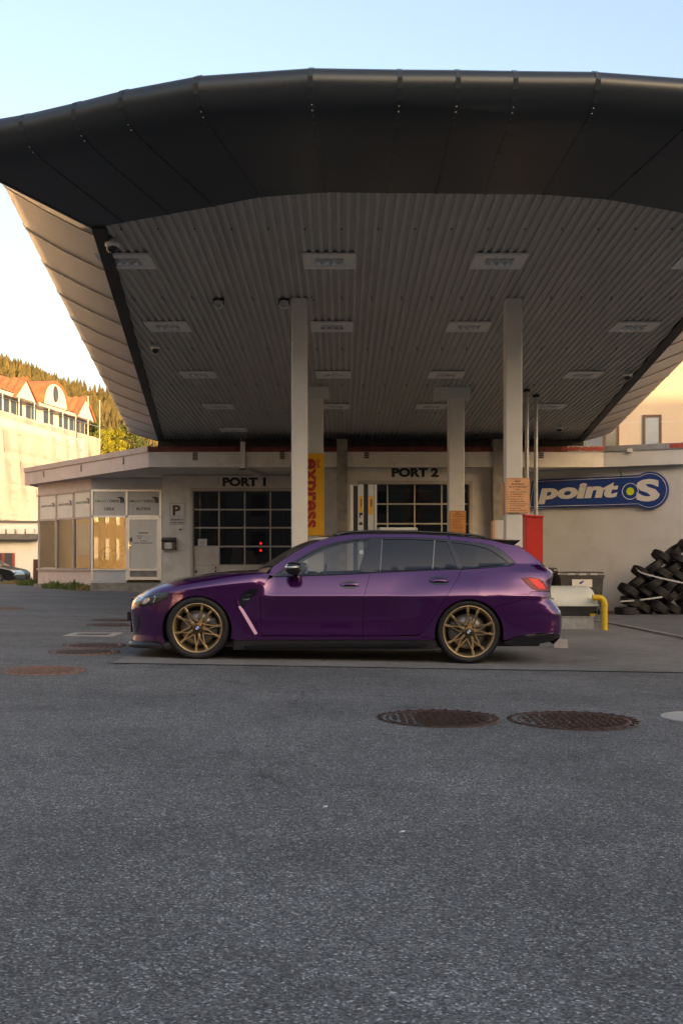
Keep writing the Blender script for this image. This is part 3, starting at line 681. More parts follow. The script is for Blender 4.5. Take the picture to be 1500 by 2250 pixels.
smart(fS, 208, 274, 1104, 1098, 0.002, 'text_green', 'ink', bld); smart(fS, 283.5, 349.5, 1104, 1098, 0.002, 'text_green', 'ink_brown', bld)
lettering('DEKK', fS.u(229), fS.u(252.5), PZ(1121.5,37.3), PZ(1115,37.3), fS, 0.002, 'ink', bld, bold=0.02)
lettering('BUTIKK', fS.u(300.5), fS.u(332.5), PZ(1121,37.3), PZ(1115,37.3), fS, 0.002, 'ink_brown', bld, bold=0.02)
# angled shop front on the left: three bays
bays = [(88,123),(125.5,161),(163.5,200)]
mb = MB()
for px in (86.5,124.2,162.2,199.5): fW.box(mb, fW.u(px)-0.04, fW.u(px)+0.04, PZ(1253,37.3), SHT, -0.08, 0.03)
fW.box(mb, 0, fW.len, SHT-0.05, SHT+0.01, -0.08, 0.032); fW.box(mb, 0, fW.len, PZ(1251,37.3)-0.05, PZ(1251,37.3)+0.03, -0.08, 0.06); zm = PZ(1139,38.3); fW.box(mb, 0, fW.len, zm-0.035, zm+0.035, -0.08, 0.028)
mb.build('shop_window_frame', 'coping', bld)
for i, (a, b) in enumerate(bays):
    mb = MB(); fW.box(mb, fW.u(a), fW.u(b), zm+0.03, SHT-0.05, -0.04, -0.012); mb.build('sign_panel', 'film_white', bld)
    mb = MB(); fW.box(mb, fW.u(a), fW.u(b), PZ(1250,37.3)+0.03, zm-0.03, -0.03, -0.02); mb.build('window_pane', 'shop_glass', bld)
    smart(fW, a+3, b-3, (1115,1112,1108)[i], (1111,1107,1102.5)[i], -0.006, 'ink_faint' if i < 2 else 'text_green', 'ink_faint', bld)
    mb = MB(); fW.box(mb, fW.u(a)+0.02, fW.u(b)-0.02, PZ(1250,37.3)+0.05, zm-(0.25 if i else 0.3), -0.30, -0.29); mb.build('reflection_sheet', 'film_white' if i else 'curtain', bld)  # pale sheets behind the panes imitate bright window reflections
smart(fW, 127, 167, 1191, 1186, -0.28, 'text_green', 'ink_faint', bld)
# shop interior, tan back wall in place of the warm window reflection
mb = MB(); mb.prism([(-8.4,41.4),(-6.0,41.4),(-6.0,41.5),(-8.4,41.5)], 0.3, ZS); mb.prism([(-11.0,42.5),(-8.4,42.5),(-8.4,42.6),(-11.0,42.6)], 0.3, ZS); mb.build('shop_back_wall', 'reflection_tan', bld)
mb = MB(); mb.prism([(-11.0,40.6),(-8.5,37.6),(-6.1,37.6),(-6.1,44),(-11.0,44)], 0.2, 0.3); mb.build('shop_floor', 'curtain', bld)
mb = MB(); fS.box(mb, fS.u(214), fS.u(226), 0.3, 3.0, -0.75, -0.55); mb.build('curtain', 'film_white', bld)
mb = MB(); fS.box(mb, fS.u(204), fS.u(278), PZ(1218,37.3), PZ(1214,37.3), -0.85, -0.5); fS.box(mb, fS.u(204), fS.u(278), z0, z0+0.08, -0.85, -0.3); fS.box(mb, fS.u(245), fS.u(248), z0, z1, -0.85, -0.8); mb.build('shelf', 'brown_frame', bld)
for i, px in enumerate((210,219,229,238,247,257,266)):
    mb = MB(); u = fS.u(px); rr = 0.27+0.04*(i % 3); mb.lathe([(rr*0.55,-0.09),(rr*0.9,-0.1),(rr,-0.06),(rr,0.06),(rr*0.9,0.1),(rr*0.55,0.09)], fS.P(u, z0+0.08+rr, -0.62), 'Y', 20); mb.build('display_tyre', 'rubber', bld)
# plinth and steps
mb = MB(); mb.box(PX(200,36.6), PX(356,36.6), 36.55, 37.32, -0.1, PZ(1281,36.6)); mb.build('front_step', 'concrete', bld)
mb = MB(); fW.box(mb, -0.1, fW.len, -0.1, PZ(1284,38.5), -0.1, 0.12); mb.build('plinth', 'concrete', bld)
# red lights seen through the pane
for py in (1194, 1209.5):
    mb = MB(); c = (PX(573,36.6), 36.6, PZ(py,36.6)); mb.ellipsoid(c, (0.04,0.04,0.04)); mb.build('indicator_lamp', 'red_lamp', d1)
mb = MB(); fP.box(mb, fP.u(434), fP.u(454), PZ(1199,36), PZ(1184,36), -0.118, -0.112); nb = mb.build('notice', 'panel_white', d1)
mb = MB(); u, z = fP.uz(444, 1193); mb.lathe([(0.055,0),(0.04,0)], fP.P(u, z, -0.108), 'Y', 16); mb.build('symbol', 'ink_faint', nb)
for px, py, w in ((430,1256,2),(473.5,1247.5,1.6),(473.5,1255,1.6)):
    mb = MB(); u, z = fP.uz(px, py); fP.box(mb, u-w*0.015, u+w*0.015, z-w*0.02, z+w*0.02, -0.12, -0.09); mb.build('latch', 'black', d1)
# rain pipe
mb = MB(); x_ = PX(533.5,32.9); mb.box(x_-0.07, x_+0.07, 32.85, 32.97, ZS-0.05, 4.72); dp = mb.build('downpipe', 'render_wall', bld)
mb = MB(); mb.box(x_-0.085, x_+0.085, 32.84, 32.98, ZS-0.1, ZS-0.05); mb.build('pipe_collar', 'black', dp)
mb = MB(); mb.tube([(x_, 32.95, ZS-0.06), (x_+0.40, 35.9, ZS-0.05)], 0.05, 8); mb.build('pipe_elbow', 'render_wall', dp)

# things one can just make out in the workshop
for x_, y_ in ((-4.3,38.6),(-2.2,38.6),(1.2,37.2),(3.6,37.2)):
    mb = MB(); mb.box(x_-0.12, x_+0.12, y_, y_+0.25, -0.15, 3.0); mb.build('lift_post', 'tank_dark', bld)
for x_, y_, z_ in ((-4.6,37.6,0.9),(-3.4,38.0,1.3),(-2.4,37.8,0.8),(0.9,35.4,1.0),(2.0,35.6,1.6),(3.0,35.2,0.9)):
    mb = MB(); mb.box(x_-0.45, x_+0.45, y_, y_+0.4, -0.15, z_); mb.box(x_-0.4, x_-0.05, y_+0.05, y_+0.3, z_, z_+0.3); mb.box(x_+0.05, x_+0.35, y_+0.05, y_+0.3, z_, z_+0.2); mb.build('workbench', 'pump_grey', bld)
# ------------------------------------------------------------------ signs and fittings on the building
def sign_text(name, body, fr, px0, px1, py0, py1, mat, label, plate=True, bold=0.055):
    u0, z1 = fr.uz(px0, py0); u1, z0 = fr.uz(px1, py1)
    t = empty(name, fr.P((u0+u1)/2, z0, 0), label, 'sign')
    if plate:
        mb = MB(); fr.box(mb, u0-0.1, u1+0.08, z0-0.03, z1+0.04, 0.002, 0.012); mb.build('backing', 'render_wall', t)
    lettering(body, u0, u1, z0, z1, fr, 0.016, mat, t, bold=bold)
sign_text('door_sign', 'PORT 1', fP, 489, 584.5, 1049, 1069, 'ink', 'black PORT 1 lettering above the left garage door')
sign_text('door_sign', 'PORT 2', fP2, 860, 963, 1028, 1048.5, 'ink', 'black PORT 2 lettering above the right garage door', False)
# parking sign with text plate
fQ = Frame((PX(358,36), 36.0), (5.6, 36.0))
u0, z1 = fQ.uz(372,1104); u1, z0 = fQ.uz(407,1153)
t = empty('parking_sign', fQ.P((u0+u1)/2, z0), 'white parking sign with large dark P beside the shop door', 'sign')
zs = PZ(1136.5,36)
mb = MB(); fQ.box(mb, u0, u1, zs+0.01, z1, 0.003, 0.02); mb.build('upper_plate', 'panel_white', t)
mb = MB(); fQ.box(mb, u0, u1, z0, zs-0.01, 0.003, 0.02); mb.build('lower_plate', 'panel_white', t)
mb = MB()
for (a,b,c,d) in ((u0+.02,u1-.02,zs+.03,zs+.038),(u0+.02,u1-.02,z1-.028,z1-.02),(u0+.02,u0+.028,zs+.03,z1-.02),(u1-.028,u1-.02,zs+.03,z1-.02),(u0+.015,u1-.015,z0+.012,z0+.02),(u0+.015,u1-.015,zs-.03,zs-.022)): fQ.box(mb,a,b,c,d,0.0205,0.022)
mb.build('border', 'ink', t)
lettering('P', fQ.u(380), fQ.u(397), PZ(1132.5,36), PZ(1110,36), fQ, 0.0225, 'ink_brown', t, bold=0.035)
word_marks(fQ.u(375), fQ.u(404), PZ(1143.7,36), PZ(1140.8,36), fQ, 0.0225, 'ink', t, (14,3))
word_marks(fQ.u(375), fQ.u(404), PZ(1149.7,36), PZ(1147,36), fQ, 0.0225, 'ink', t, (3,6,1,8))
# mailbox
u0, z1 = fQ.uz(357.5,1181); u1, z0 = fQ.uz(387,1208)
t = empty('mailbox', fQ.P((u0+u1)/2, z0), 'dark metal mailbox on the wall under the parking sign', 'mailbox')
mb = MB(); pr = [(0.0,z0),(0.22,z0),(0.22,z1-0.16),(0.30,z1-0.10),(0.05,z1),(0.0,z1)]
n_ = len(pr); mb.add([fQ.P(u0,z,tt) for tt,z in pr]+[fQ.P(u1,z,tt) for tt,z in pr], [tuple(range(n_))[::-1], tuple(range(n_,2*n_))]+[(i,(i+1)%n_,n_+(i+1)%n_,n_+i) for i in range(n_)]); mb.build('box', 'mailbox', t)
mb = MB(); fQ.box(mb, u0+0.1, u1-0.1, z0+0.03, z1-0.17, 0.22, 0.232); fl = mb.build('flap', 'galv', t)
mb = MB(); fQ.box(mb, (u0+u1)/2-0.06, (u0+u1)/2+0.06, z0+0.17, z0+0.23, 0.233, 0.236); mb.build('name_card', 'sign_letter', fl)
mb = MB(); fQ.box(mb, u0+0.02, u0+0.28, z0-0.04, z0-0.028, 0.0, 0.16); mb.build('paper_rail', 'galv', t)
# sensor above it
u, z = fQ.uz(397,1160); t = empty('motion_sensor', fQ.P(u,z), 'small cream motion sensor below the parking sign', 'sensor')
mb = MB(); fQ.box(mb, u-0.055, u+0.055, z-0.02, z+0.07, 0.0, 0.06); mb.build('housing', 'film_white', t)
mb = MB(); mb.ellipsoid(fQ.P(u-0.01,z-0.05,0.05), (0.035,0.035,0.03)); mb.build('eye', 'dark_trim', t)
# long blue shop sign on the right wall
def fg(px, py, t=0): return fG.uz(px, py, t)
t = empty('shop_sign', fG.P(fG.u(1280), 2.2, 0), 'long dark blue sign with white lettering and round end on the grey wall', 'sign')
def lettered_panel(grow, t0, t1, mat, name, par):
    ua, za = fg(1172,1055); ub, zb = fg(1162,1118); uc, zc = fg(1405,1111.5); ud, zd = fg(1405,1045)
    cu, cz = fg(1428,1078); r = 0.56
    g = grow; bot = [(ub-0.02+g, zb+g)]; 
    zl0 = zb+g; zt0 = za-g
    a0 = math.asin(max(-1, min(1, (zl0-cz)/(r-g)))); a1 = math.asin(max(-1, min(1, (zt0+0.02-cz)/(r-g))))
    pts = [(ub+g*1.2, zl0)]
    N = 28
    s0 = math.pi-a0; e0 = math.pi-a1+0.0
    for i in range(N+1):
        a = -(math.pi-abs(a0))+(2*math.pi-(math.pi-a1)-(0)+(math.pi-abs(a0)) - math.pi+0)*0
        ang = (-(math.pi)+abs(a0))+((math.pi-a1)-(-(math.pi)+abs(a0)))*i/N
        pts.append((cu+(r-g)*math.cos(ang), cz+(r-g)*math.sin(ang)))
    pts.append((ua+g*1.2+0.05, zt0)); pts.append((ua+g*1.0-0.02, zt0-0.06))
    mb = MB(); fG.poly(mb, pts, t0, t1); return mb.build(name, mat, par)
base = lettered_panel(0.0, 0.02, 0.12, 'sign_blue', 'panel', t)
ln = lettered_panel(0.05, 0.1205, 0.123, 'sign_letter', 'outline', t)
lettered_panel(0.065, 0.1235, 0.126, 'sign_blue', 'field', t)
ua, z0 = fg(1184,1108.5); ub, z1 = fg(1360,1059)
lettering('point', ua, ub, z0, z1, fG, 0.129, 'sign_letter', t, bold=0.05, shear=0.15)
ua, z0 = fg(1399,1103); ub, z1 = fg(1451,1052)
lettering('S', ua, ub, z0, z1, fG, 0.131, 'sign_letter', t, bold=0.045)
u, z = fg(1386,1080); mb = MB(); mb.lathe([(0.245,0.0),(0.215,0.0)], (0,0,0), 'Y', 32)
def ring(u, z, r0, r1, tt, mat, name):
    n = 32; mb = MB(); vs = []
    for k in range(n): a = 2*math.pi*k/n; vs.append(fG.P(u+r0*math.cos(a), z+r0*math.sin(a), tt)); vs.append(fG.P(u+r1*math.cos(a), z+r1*math.sin(a), tt))
    mb.add(vs, [(2*k, 2*((k+1)%n), 2*((k+1)%n)+1, 2*k+1) for k in range(n)]); return mb.build(name, mat, t)
ring(u, z, 0.25, 0.228, 0.1275, 'sign_letter', 'dot_outline'); ring(u, z, 0.228, 0.0, 0.128, 'sign_blue', 'dot_field'); ring(u, z, 0.118, 0.0, 0.1295, 'lime', 'dot')
u, z = fg(1353,1031); b = empty('junction_box', fG.P(u,z), 'pair of small grey electric boxes above the blue sign', 'electric box')
for dx in (-0.09, 0.06):
    mb = MB(); fG.box(mb, u+dx, u+dx+0.13, z-0.06, z+0.06, 0.0, 0.05); mb.build('cover', 'grey_wall', b)
mb = MB(); mb.tube([fG.P(u+0.12,z-0.06,0.02), fG.P(u+0.15,z-0.14,0.02), fG.P(u+0.17,z-0.24,0.02)], 0.008, 6); mb.build('cable', 'black', b)
u, z = fRr.uz(1383,990); t = empty('wall_lamp', fRr.P(u,z), 'small cream lamp box under the metal roof edge at right', 'lamp')
mb = MB(); fRr.box(mb, u-0.07, u+0.07, z-0.05, z+0.05, 0.0, 0.1); mb.build('housing', 'film_white', t); mb = MB(); fRr.box(mb, u-0.055, u+0.055, z-0.06, z-0.05, 0.01, 0.09); mb.build('glass', 'lamp_reflector', t)
# tall yellow sign on the rear left column
fY = Frame((-2, 25.93), (2, 25.93)); u0, z1 = fY.uz(652,997); u1, z0 = fY.uz(712,1177)
t = empty('station_sign', (0.5*(u0+u1), 25.93, z0), 'tall yellow sign with red vertical lettering on the rear left column', 'sign')
mb = MB(); fY.box(mb, u0, u1, z0, z1, 0.0, 0.06); mb.build('panel', 'sign_yellow', t)
mb = MB(); fY.box(mb, u0+0.01, u1-0.02, PZ(1215,25.93), z0-0.004, 0.0, 0.05); mb.build('lower_panel', 'galv', t)
lettering('express', fY.u(659), fY.u(694.5), PZ(1160,25.9), PZ(1008,25.9), fY, 0.0625, 'sign_red', t, rot=-90, bold=0.035)
lettering('Shell', fY.u(695.5), fY.u(703), PZ(1028,25.9), PZ(1009,25.9), fY, 0.0625, 'sign_red', t, rot=-90, bold=0.02)
# fire warning notices
NOTE = [('MEGET',0,1),('BRANNFARLIG',0,1),('FØR DET TAPPES BENSIN',0,.6),('HUSK:',0,.6),('1. Røyking og all bruk',1,.6),('   av ild forbudt.',1,.6),('2. Tenning slås av.',1,.6),('3. Kupévarmer o.l.',1,.6),('   skal være avslått.',1,.6),('4. Bensin må kun fylles',1,.6),('   på egnet beholder.',1,.6),('5. Pumper må kun',1,.6),('   betjenes av personer',1,.6),('   over 16 år.',1,.6)]
def notice(px0, px1, py0, py1, Y, mat, label, extra):
    f = Frame((-6, Y), (6, Y)); u0, z1 = f.uz(px0, py0); u1, z0 = f.uz(px1, py1); w, h = u1-u0, z1-z0
    t = empty('warning_notice', (0.5*(u0+u1), Y, z0), label, 'sign', 'fire warning notices on the columns')
    c = 0.04*w; mb = MB(); f.poly(mb, [(u0+c,z0),(u1-c,z0),(u1,z0+c),(u1,z1-c),(u1-c,z1),(u0+c,z1),(u0,z1-c),(u0,z0+c)], 0, 0.012); mb.build('plate', mat, t)
    if extra:
        mb = MB(); f.box(mb, u0-0.055, u0+0.02, z0-0.03, z1-0.06, -0.16, -0.15); mb.build('rear_plate', 'sign_copper', t)
    mb = MB(); g, k = 0.035*w, 0.012*w
    for (a,b,cc,d) in ((u0+g,u1-g,z0+g,z0+g+k),(u0+g,u1-g,z1-g-k,z1-g),(u0+g,u0+g+k,z0+g,z1-g),(u1-g-k,u1-g,z0+g,z1-g)): f.box(mb,a,b,cc,d,0.0122,0.0135)
    mb.build('border', 'ink_brown', t)
    z = z1-0.05*h
    for s, al, sz in NOTE:
        lh = 0.062*h*(1.0 if sz == 1 else 0.83); gap = 0.021*h if (s[0].isdigit() or al == 0) else 0.006*h
        z -= gap; ind = 0.09*w if s.startswith('   ') else 0.0; tx = s.strip(); full = 0.030*w*len(tx)*(1.55 if sz == 1 else 1.15)
        full = min(full, 0.84*w-ind)
        a = (u0+u1)/2-full/2 if al == 0 else u0+0.09*w+ind
        lettering(tx, a, a+full, z-lh*0.8, z, f, 0.014, 'ink_brown', t, bold=0.02); z -= lh
notice(1110, 1163, 1050, 1128, 18.27, 'sign_copper', 'larger copper coloured fire warning notice with numbered rules on the front right column', True)
notice(987, 1023, 1122, 1172, 25.97, 'sign_orange', 'smaller orange fire warning notice with numbered rules on the rear right column', False)
# ------------------------------------------------------------------ pump island things
Y = 23.0; gz = GZ(0.4, Y)
t = empty('fuel_pump', (PX(799,Y), Y, gz), 'tall white and black fuel pump with yellow stickers behind the purple car', 'fuel pump')
zt = PZ(1064.5,Y)
def pbox(name, px0, px1, y0, y1, z0, z1, mat, par):
    mb = MB(); mb.box(PX(px0,Y), PX(px1,Y), Y+y0, Y+y1, z0, z1); return mb.build(name, mat, par)
pbox('base', 765, 832, -0.1, 0.6, gz-0.1, gz+0.12, 'concrete', t)
pbox('side_panel', 769.5, 776, 0, 0.45, gz+0.1, zt, 'film_white', t); pbox('core', 776, 786, 0.05, 0.42, gz+0.1, zt-0.03, 'pump_dark', t)
pbox('hose_panel', 786, 798.5, 0, 0.45, gz+0.1, zt, 'pump_grey', t); pbox('core', 798.5, 808.5, 0.05, 0.42, gz+0.1, zt-0.03, 'pump_dark', t)
pbox('hose_panel', 808.5, 820.5, 0, 0.45, gz+0.1, zt, 'pump_grey', t); pbox('side_panel', 820.5, 823, 0.04, 0.45, gz+0.1, zt, 'galv', t); pbox('side_panel', 823, 827.5, 0, 0.45, gz+0.1, zt, 'film_white', t)
for a, b in ((788.5,796.3),(810,819.3)):
    s = pbox('sticker', a, b, -0.006, -0.001, PZ(1126 if a < 800 else 1131,Y), PZ(1090,Y), 'sign_yellow', t)
    fK = Frame((-2,Y-0.006),(3,Y-0.006)); word_marks(fK.u(a+3), fK.u(b-1.8), PZ(1113,Y), PZ(1097,Y), fK, 0.002, 'ink_brown', s, (6,5) if a < 800 else (8,), True)
s = pbox('info_label', 789, 796.5, -0.006, -0.001, PZ(1138,Y), PZ(1126.5,Y), 'black', t); 
mb = MB(); mb.box(PX(791.5,Y), PX(796,Y), Y-0.009, Y-0.006, PZ(1137.3,Y), PZ(1132.5,Y)); mb.build('price_label', 'sign_white', s)
mb = MB(); x = PX(792.5,Y); mb.box(x-0.045, x+0.045, Y-0.005, Y-0.001, PZ(1153.5,Y), PZ(1151,Y)); mb.add([(x-0.045,Y-0.003,PZ(1149,Y)),(x,Y-0.003,PZ(1152,Y)),(x+0.045,Y-0.003,PZ(1149,Y)),(x+0.012,Y-0.003,PZ(1147,Y)),(x-0.012,Y-0.003,PZ(1147,Y))],[(0,1,4),(1,2,3),(1,3,4)]); mb.build('emblem', 'black', t)
Y = 22.0
t = empty('pump_cabinet', (PX(875,Y), Y+0.3, GZ(1,Y)), 'low white cabinet with rounded metal ends just above the car roof', 'cabinet')
pbox('body', 836, 912, 0, 0.5, GZ(1,Y)-0.05, PZ(1163,Y), 'film_white', t)
mb = MB(); mb.tube([(PX(834,Y),Y+0.1,PZ(1163,Y)), (PX(915,Y),Y+0.1,PZ(1163,Y))], 0.042, 12); mb.build('top_rail', 'tank_white', t)
for px in (833.5, 914.5):
    mb = MB(); mb.ellipsoid((PX(px,Y),Y+0.1,PZ(1163.5,Y)), (0.035,0.06,0.05)); mb.build('end_cap', 'galv', t)
mb = MB(); mb.box(PX(826,Y), PX(836,Y), Y+0.05, Y+0.2, PZ(1168,Y), PZ(1164,Y)); mb.build('bracket', 'film_white', t)
Y = 20.0
t = empty('board_box', (PX(1103,Y), Y, GZ(3,Y)), 'weathered white box with peach edge between the columns, left of the red cabinet', 'box')
pbox('front_board', 1087, 1121, 0, 0.04, PZ(1205,Y), PZ(1143,Y), 'sign_white', t); pbox('side_board', 1082.5, 1086.9, 0.005, 0.3, PZ(1205,Y), PZ(1144,Y), 'sign_copper', t)
pbox('back_board', 1087, 1122, 0.041, 0.3, PZ(1204,Y), PZ(1144.5,Y), 'wood_post', t); pbox('post', 1098, 1108, 0.1, 0.2, GZ(3,Y)-0.05, PZ(1204,Y), 'galv', t)
Y = 18.75
t = empty('red_cabinet', (PX(1174,Y), Y+0.15, GZ(3.2,Y)), 'tall narrow red metal cabinet beside the front right column', 'cabinet')
pbox('body', 1153.5, 1192, 0, 0.3, GZ(3.2,Y)-0.05, PZ(1134,Y), 'red_paint', t)
mb = MB(); x0, x1 = PX(1152,Y), PX(1193.5,Y); z = PZ(1134,Y); mb.hexa([(x0,Y-0.03,z),(x1,Y-0.03,z-0.02),(x1,Y+0.32,z-0.02),(x0,Y+0.32,z),(x0,Y-0.02,z+0.035),(x1,Y-0.02,z+0.005),(x1,Y+0.31,z+0.005),(x0,Y+0.31,z+0.035)]); mb.build('lid', 'red_paint', t)
pbox('door_edge', 1156, 1190, -0.008, -0.001, GZ(3.2,Y)+0.1, PZ(1140,Y), 'red_paint', t)
for px, Yp, zb, lab in ((1156.5,26.2,0,'thinner grey vent pipe right behind the front right column'),(1176.5,26.9,0,'grey vent pipe running down to the red cabinet'),(1110.5,27.4,0,'dark grey vent pipe half hidden left of the front right column')):
    t = empty('vent_pipe', (PX(px,Yp), Yp, GZ(4,Yp)), lab, 'pipe', 'vertical vent pipes')
    mb = MB(); x = PX(px,Yp); mb.tube([(x,Yp,GZ(4,Yp)-0.1),(x,Yp,CZ(Yp)+0.02)], 0.05, 12); mb.build('pipe', 'galv', t)
    mb = MB(); mb.lathe([(0.05,-0.05),(0.085,-0.05),(0.085,0.0),(0.05,0.0)], (x,Yp,CZ(Yp)-0.01), 'Z', 12); mb.build('flange', 'dark_trim', t)
# white barrel-lid container on a metal base with yellow guard pipe
Y = 18.3; gz = GZ(3.9,Y)
t = empty('grit_container', (PX(1258,Y), Y+0.35, gz), 'low container with curved white lid and dark body behind the car tail', 'container')
x0, x1 = PX(1180,Y), PX(1312,Y); zt, zl, zb = PZ(1288,Y), PZ(1328,Y), PZ(1350,Y); P = []
for i in range(21):
    f = i/20; x = x0+(x1-x0)*f; e = max(0, (f-0.88)/0.12); k = math.sqrt(max(0, 1-e*e*0.85)); row = []
    for j in range(13):
        a = math.pi*j/12; row.append((x, Y+0.36-0.36*math.cos(a), zl+(zt-zl)*k*math.sin(a)**0.6))
    P.append(row)
mb = MB(); mb.grid(P, True); mb.add(P[-1], [tuple(range(13))]); mb.add(P[0], [tuple(range(13))[::-1]]); mb.build('lid', 'tank_white', t)
mb = MB(); mb.box(x0-0.01, x1+0.015, Y-0.012, Y+0.73, zl-0.03, zl+0.004); mb.build('lid_rim', 'tank_white', t)
mb = MB(); mb.hexa([(x0+0.06,Y+0.1,zb),(x1-0.05,Y+0.1,zb),(x1-0.05,Y+0.62,zb),(x0+0.06,Y+0.62,zb),(x0,Y+0.005,zl-0.03),(x1,Y+0.005,zl-0.03),(x1,Y+0.72,zl-0.03),(x0,Y+0.72,zl-0.03)]); mb.build('body', 'tank_dark', t)
mb = MB(); mb.box(PX(1205,Y), PX(1214,Y), Y-0.05, Y-0.012, PZ(1317,Y), PZ(1314,Y)); mb.build('handle', 'tank_dark', t)
mb = MB(); mb.box(PX(1190,Y), PX(1304,Y), Y+0.02, Y+0.6, gz-0.05, PZ(1355,Y)); mb.box(PX(1190,Y), PX(1306,Y), Y+0.0, Y+0.62, PZ(1356.5,Y), PZ(1354.5,Y)); mb.build('base_tray', 'galv', t)
mb = MB(); mb.box(PX(1296,Y), PX(1307,Y), Y+0.0, Y+0.1, PZ(1354,Y), PZ(1349,Y)); mb.build('foot', 'yellow_paint', t)
mb = MB(); mb.box(PX(1225,Y), PX(1300,Y), Y+0.1, Y+0.5, PZ(1354,Y), PZ(1349.5,Y)); mb.build('skid', 'black', t)
t = empty('guard_pipe', (PX(1324,Y), Y-0.1, gz), 'scuffed yellow bent guard pipe at the container corner', 'bollard')
pts = [(PX(1324,Y),Y-0.1,gz-0.1)]+[(PX(1324,Y)-0.11+0.11*math.cos(a),Y-0.1,PZ(1327,Y)+0.11*math.sin(a)) for a in lin(0,1.5,8)]+[(PX(1324,Y)-0.2,Y-0.1,PZ(1327,Y)+0.11)]
mb = MB(); mb.tube(pts, 0.05, 14); mb.build('pipe', 'yellow_paint', t)
mb = MB(); mb.lathe([(0.05,-0.012),(0.056,-0.012),(0.056,0.012),(0.05,0.012)], (PX(1324,Y),Y-0.1,PZ(1329,Y)), 'Z', 14); mb.build('collar', 'yellow_paint', t)
x, y = PX(1230,14.0), 14.0; mb = MB(); g = GZ(x,y)
mb.hexa([(x-0.09,y-0.05,g),(x+0.09,y-0.05,g),(x+0.09,y+0.1,g),(x-0.09,y+0.1,g),(x-0.085,y-0.04,g+0.12),(x+0.085,y-0.04,g+0.115),(x+0.085,y+0.09,g+0.115),(x-0.085,y+0.09,g+0.12)])
tag(mb.build('concrete_block', 'manhole_concrete', loc=(x,y,g)), 'small pale concrete block on the ground behind the car bumper', 'block')
# wheeled bins
def bin_(px0, px1, py0, Y, label, wide):
    x0, x1 = PX(px0,Y), PX(px1,Y); g = GZ((x0+x1)/2, Y); zt = PZ(py0,Y); d = 0.75; t = empty('wheeled_bin', ((x0+x1)/2, Y+d/2, g), label, 'bin', 'black wheeled bins by the wall')
    zb = g+0.14; zr = zt-0.14
    mb = MB(); k = 0.07; mb.hexa([(x0+k,Y+0.1,zb),(x1-k,Y+0.1,zb),(x1-k,Y+d-0.1,zb),(x0+k,Y+d-0.1,zb),(x0+0.02,Y+0.03,zr),(x1-0.02,Y+0.03,zr),(x1-0.02,Y+d,zr),(x0+0.02,Y+d,zr)]); mb.build('tub', 'bin_plastic', t)
    mb = MB(); mb.box(x0, x1, Y, Y+d+0.02, zr-0.05, zr+0.02); mb.build('rim', 'bin_plastic', t)
    P = [[(x0-0.01+(x1-x0+0.02)*i/10, Y-0.02+(d+0.05)*j/6, zr+0.022+(zt-zr-0.022)*math.sin(math.pi*(0.12+0.76*j/6))**0.5*(0.93+0.07*math.sin(math.pi*i/10))) for j in range(7)] for i in range(11)]
    mb = MB(); mb.grid(P, True); mb.box(x0-0.01, x1+0.01, Y-0.022, Y+d+0.03, zr+0.02, zr+0.05); lid = mb.build('lid', 'bin_plastic', t)
    for k2 in range(3 if wide else 1):
        mb = MB(); xx = x0+(x1-x0)*(0.25+0.25*k2 if wide else 0.5); mb.box(xx-0.1, xx+0.1, Y-0.04, Y+0.1, zt-0.10, zt-0.04); mb.build('hinge', 'galv' if wide else 'bin_plastic', lid)
    for xx in (x0+0.12, x1-0.12):
        for yy in (Y+0.15, Y+d-0.15):
            mb = MB(); mb.lathe([(0,-0.025),(0.08,-0.025),(0.09,-0.01),(0.09,0.01),(0.08,0.025),(0,0.025)], (xx,yy,g+0.09), 'X', 16); mb.build('wheel', 'rubber', t)
    for xx in (x0+0.0, x1-0.0):
        mb = MB(); mb.tube([(xx,Y+0.25,zr-0.1),(xx+(0.05 if xx > (x0+x1)/2 else -0.05),Y+0.38,zr-0.1),(xx,Y+0.5,zr-0.1)], 0.02, 8); mb.build('grip', 'bin_plastic', t)
    return t, zr
b1, _ = bin_(1192, 1224, 1247, 31.2, 'smaller dark wheeled bin half hidden by the car tail', False)
b2, zr = bin_(1229, 1327, 1256, 30.4, 'wide dark four-wheeled bin with a white sticker by the wall', True)
mb = MB(); mb.box(PX(1256,30.4), PX(1300,30.4), 30.4+0.005, 30.4+0.02, PZ(1290,30.4), PZ(1273,30.4)); st = mb.build('sticker', 'sign_white', b2)
mb = MB(); x, z = PX(1277,30.4), PZ(1280,30.4); mb.add([(x-0.07,30.403,z-0.03),(x-0.02,30.403,z-0.05),(x+0.07,30.403,z+0.04),(x+0.06,30.403,z+0.06),(x-0.06,30.403,z+0.01)], [(0,1,2,3,4)]); mb.build('print', 'sign_blue', st)
# ------------------------------------------------------------------ stacked tyres
def tyre_mesh(r=0.315, w=0.105, ri=0.2):
    mb = MB(); pr = [(ri,-w*0.75),(ri+0.03,-w*0.95),(r*0.86,-w*1.02),(r*0.955,-w*0.9),(r*0.985,-w*0.74)]
    for g in (-0.5,-0.17,0.17,0.5): pr += [(r,w*(g-0.1)),(r-0.009,w*(g-0.085)),(r-0.009,w*(g+0.03)),(r,w*(g+0.045))]
    pr += [(r*0.985,w*0.74),(r*0.955,w*0.9),(r*0.86,w*1.02),(ri+0.03,w*0.95),(ri,w*0.75),(ri-0.004,0),(ri,-w*0.75)]
    mb.lathe(pr, (0,0,0), 'Z', 30); me = bpy.data.meshes.new('tyre'); me.from_pydata(mb.v, [], mb.f); me.polygons.foreach_set('use_smooth', [True]*len(mb.f)); me.materials.append(M['rubber']); return me
tm = tyre_mesh(); rt = random.Random(11)
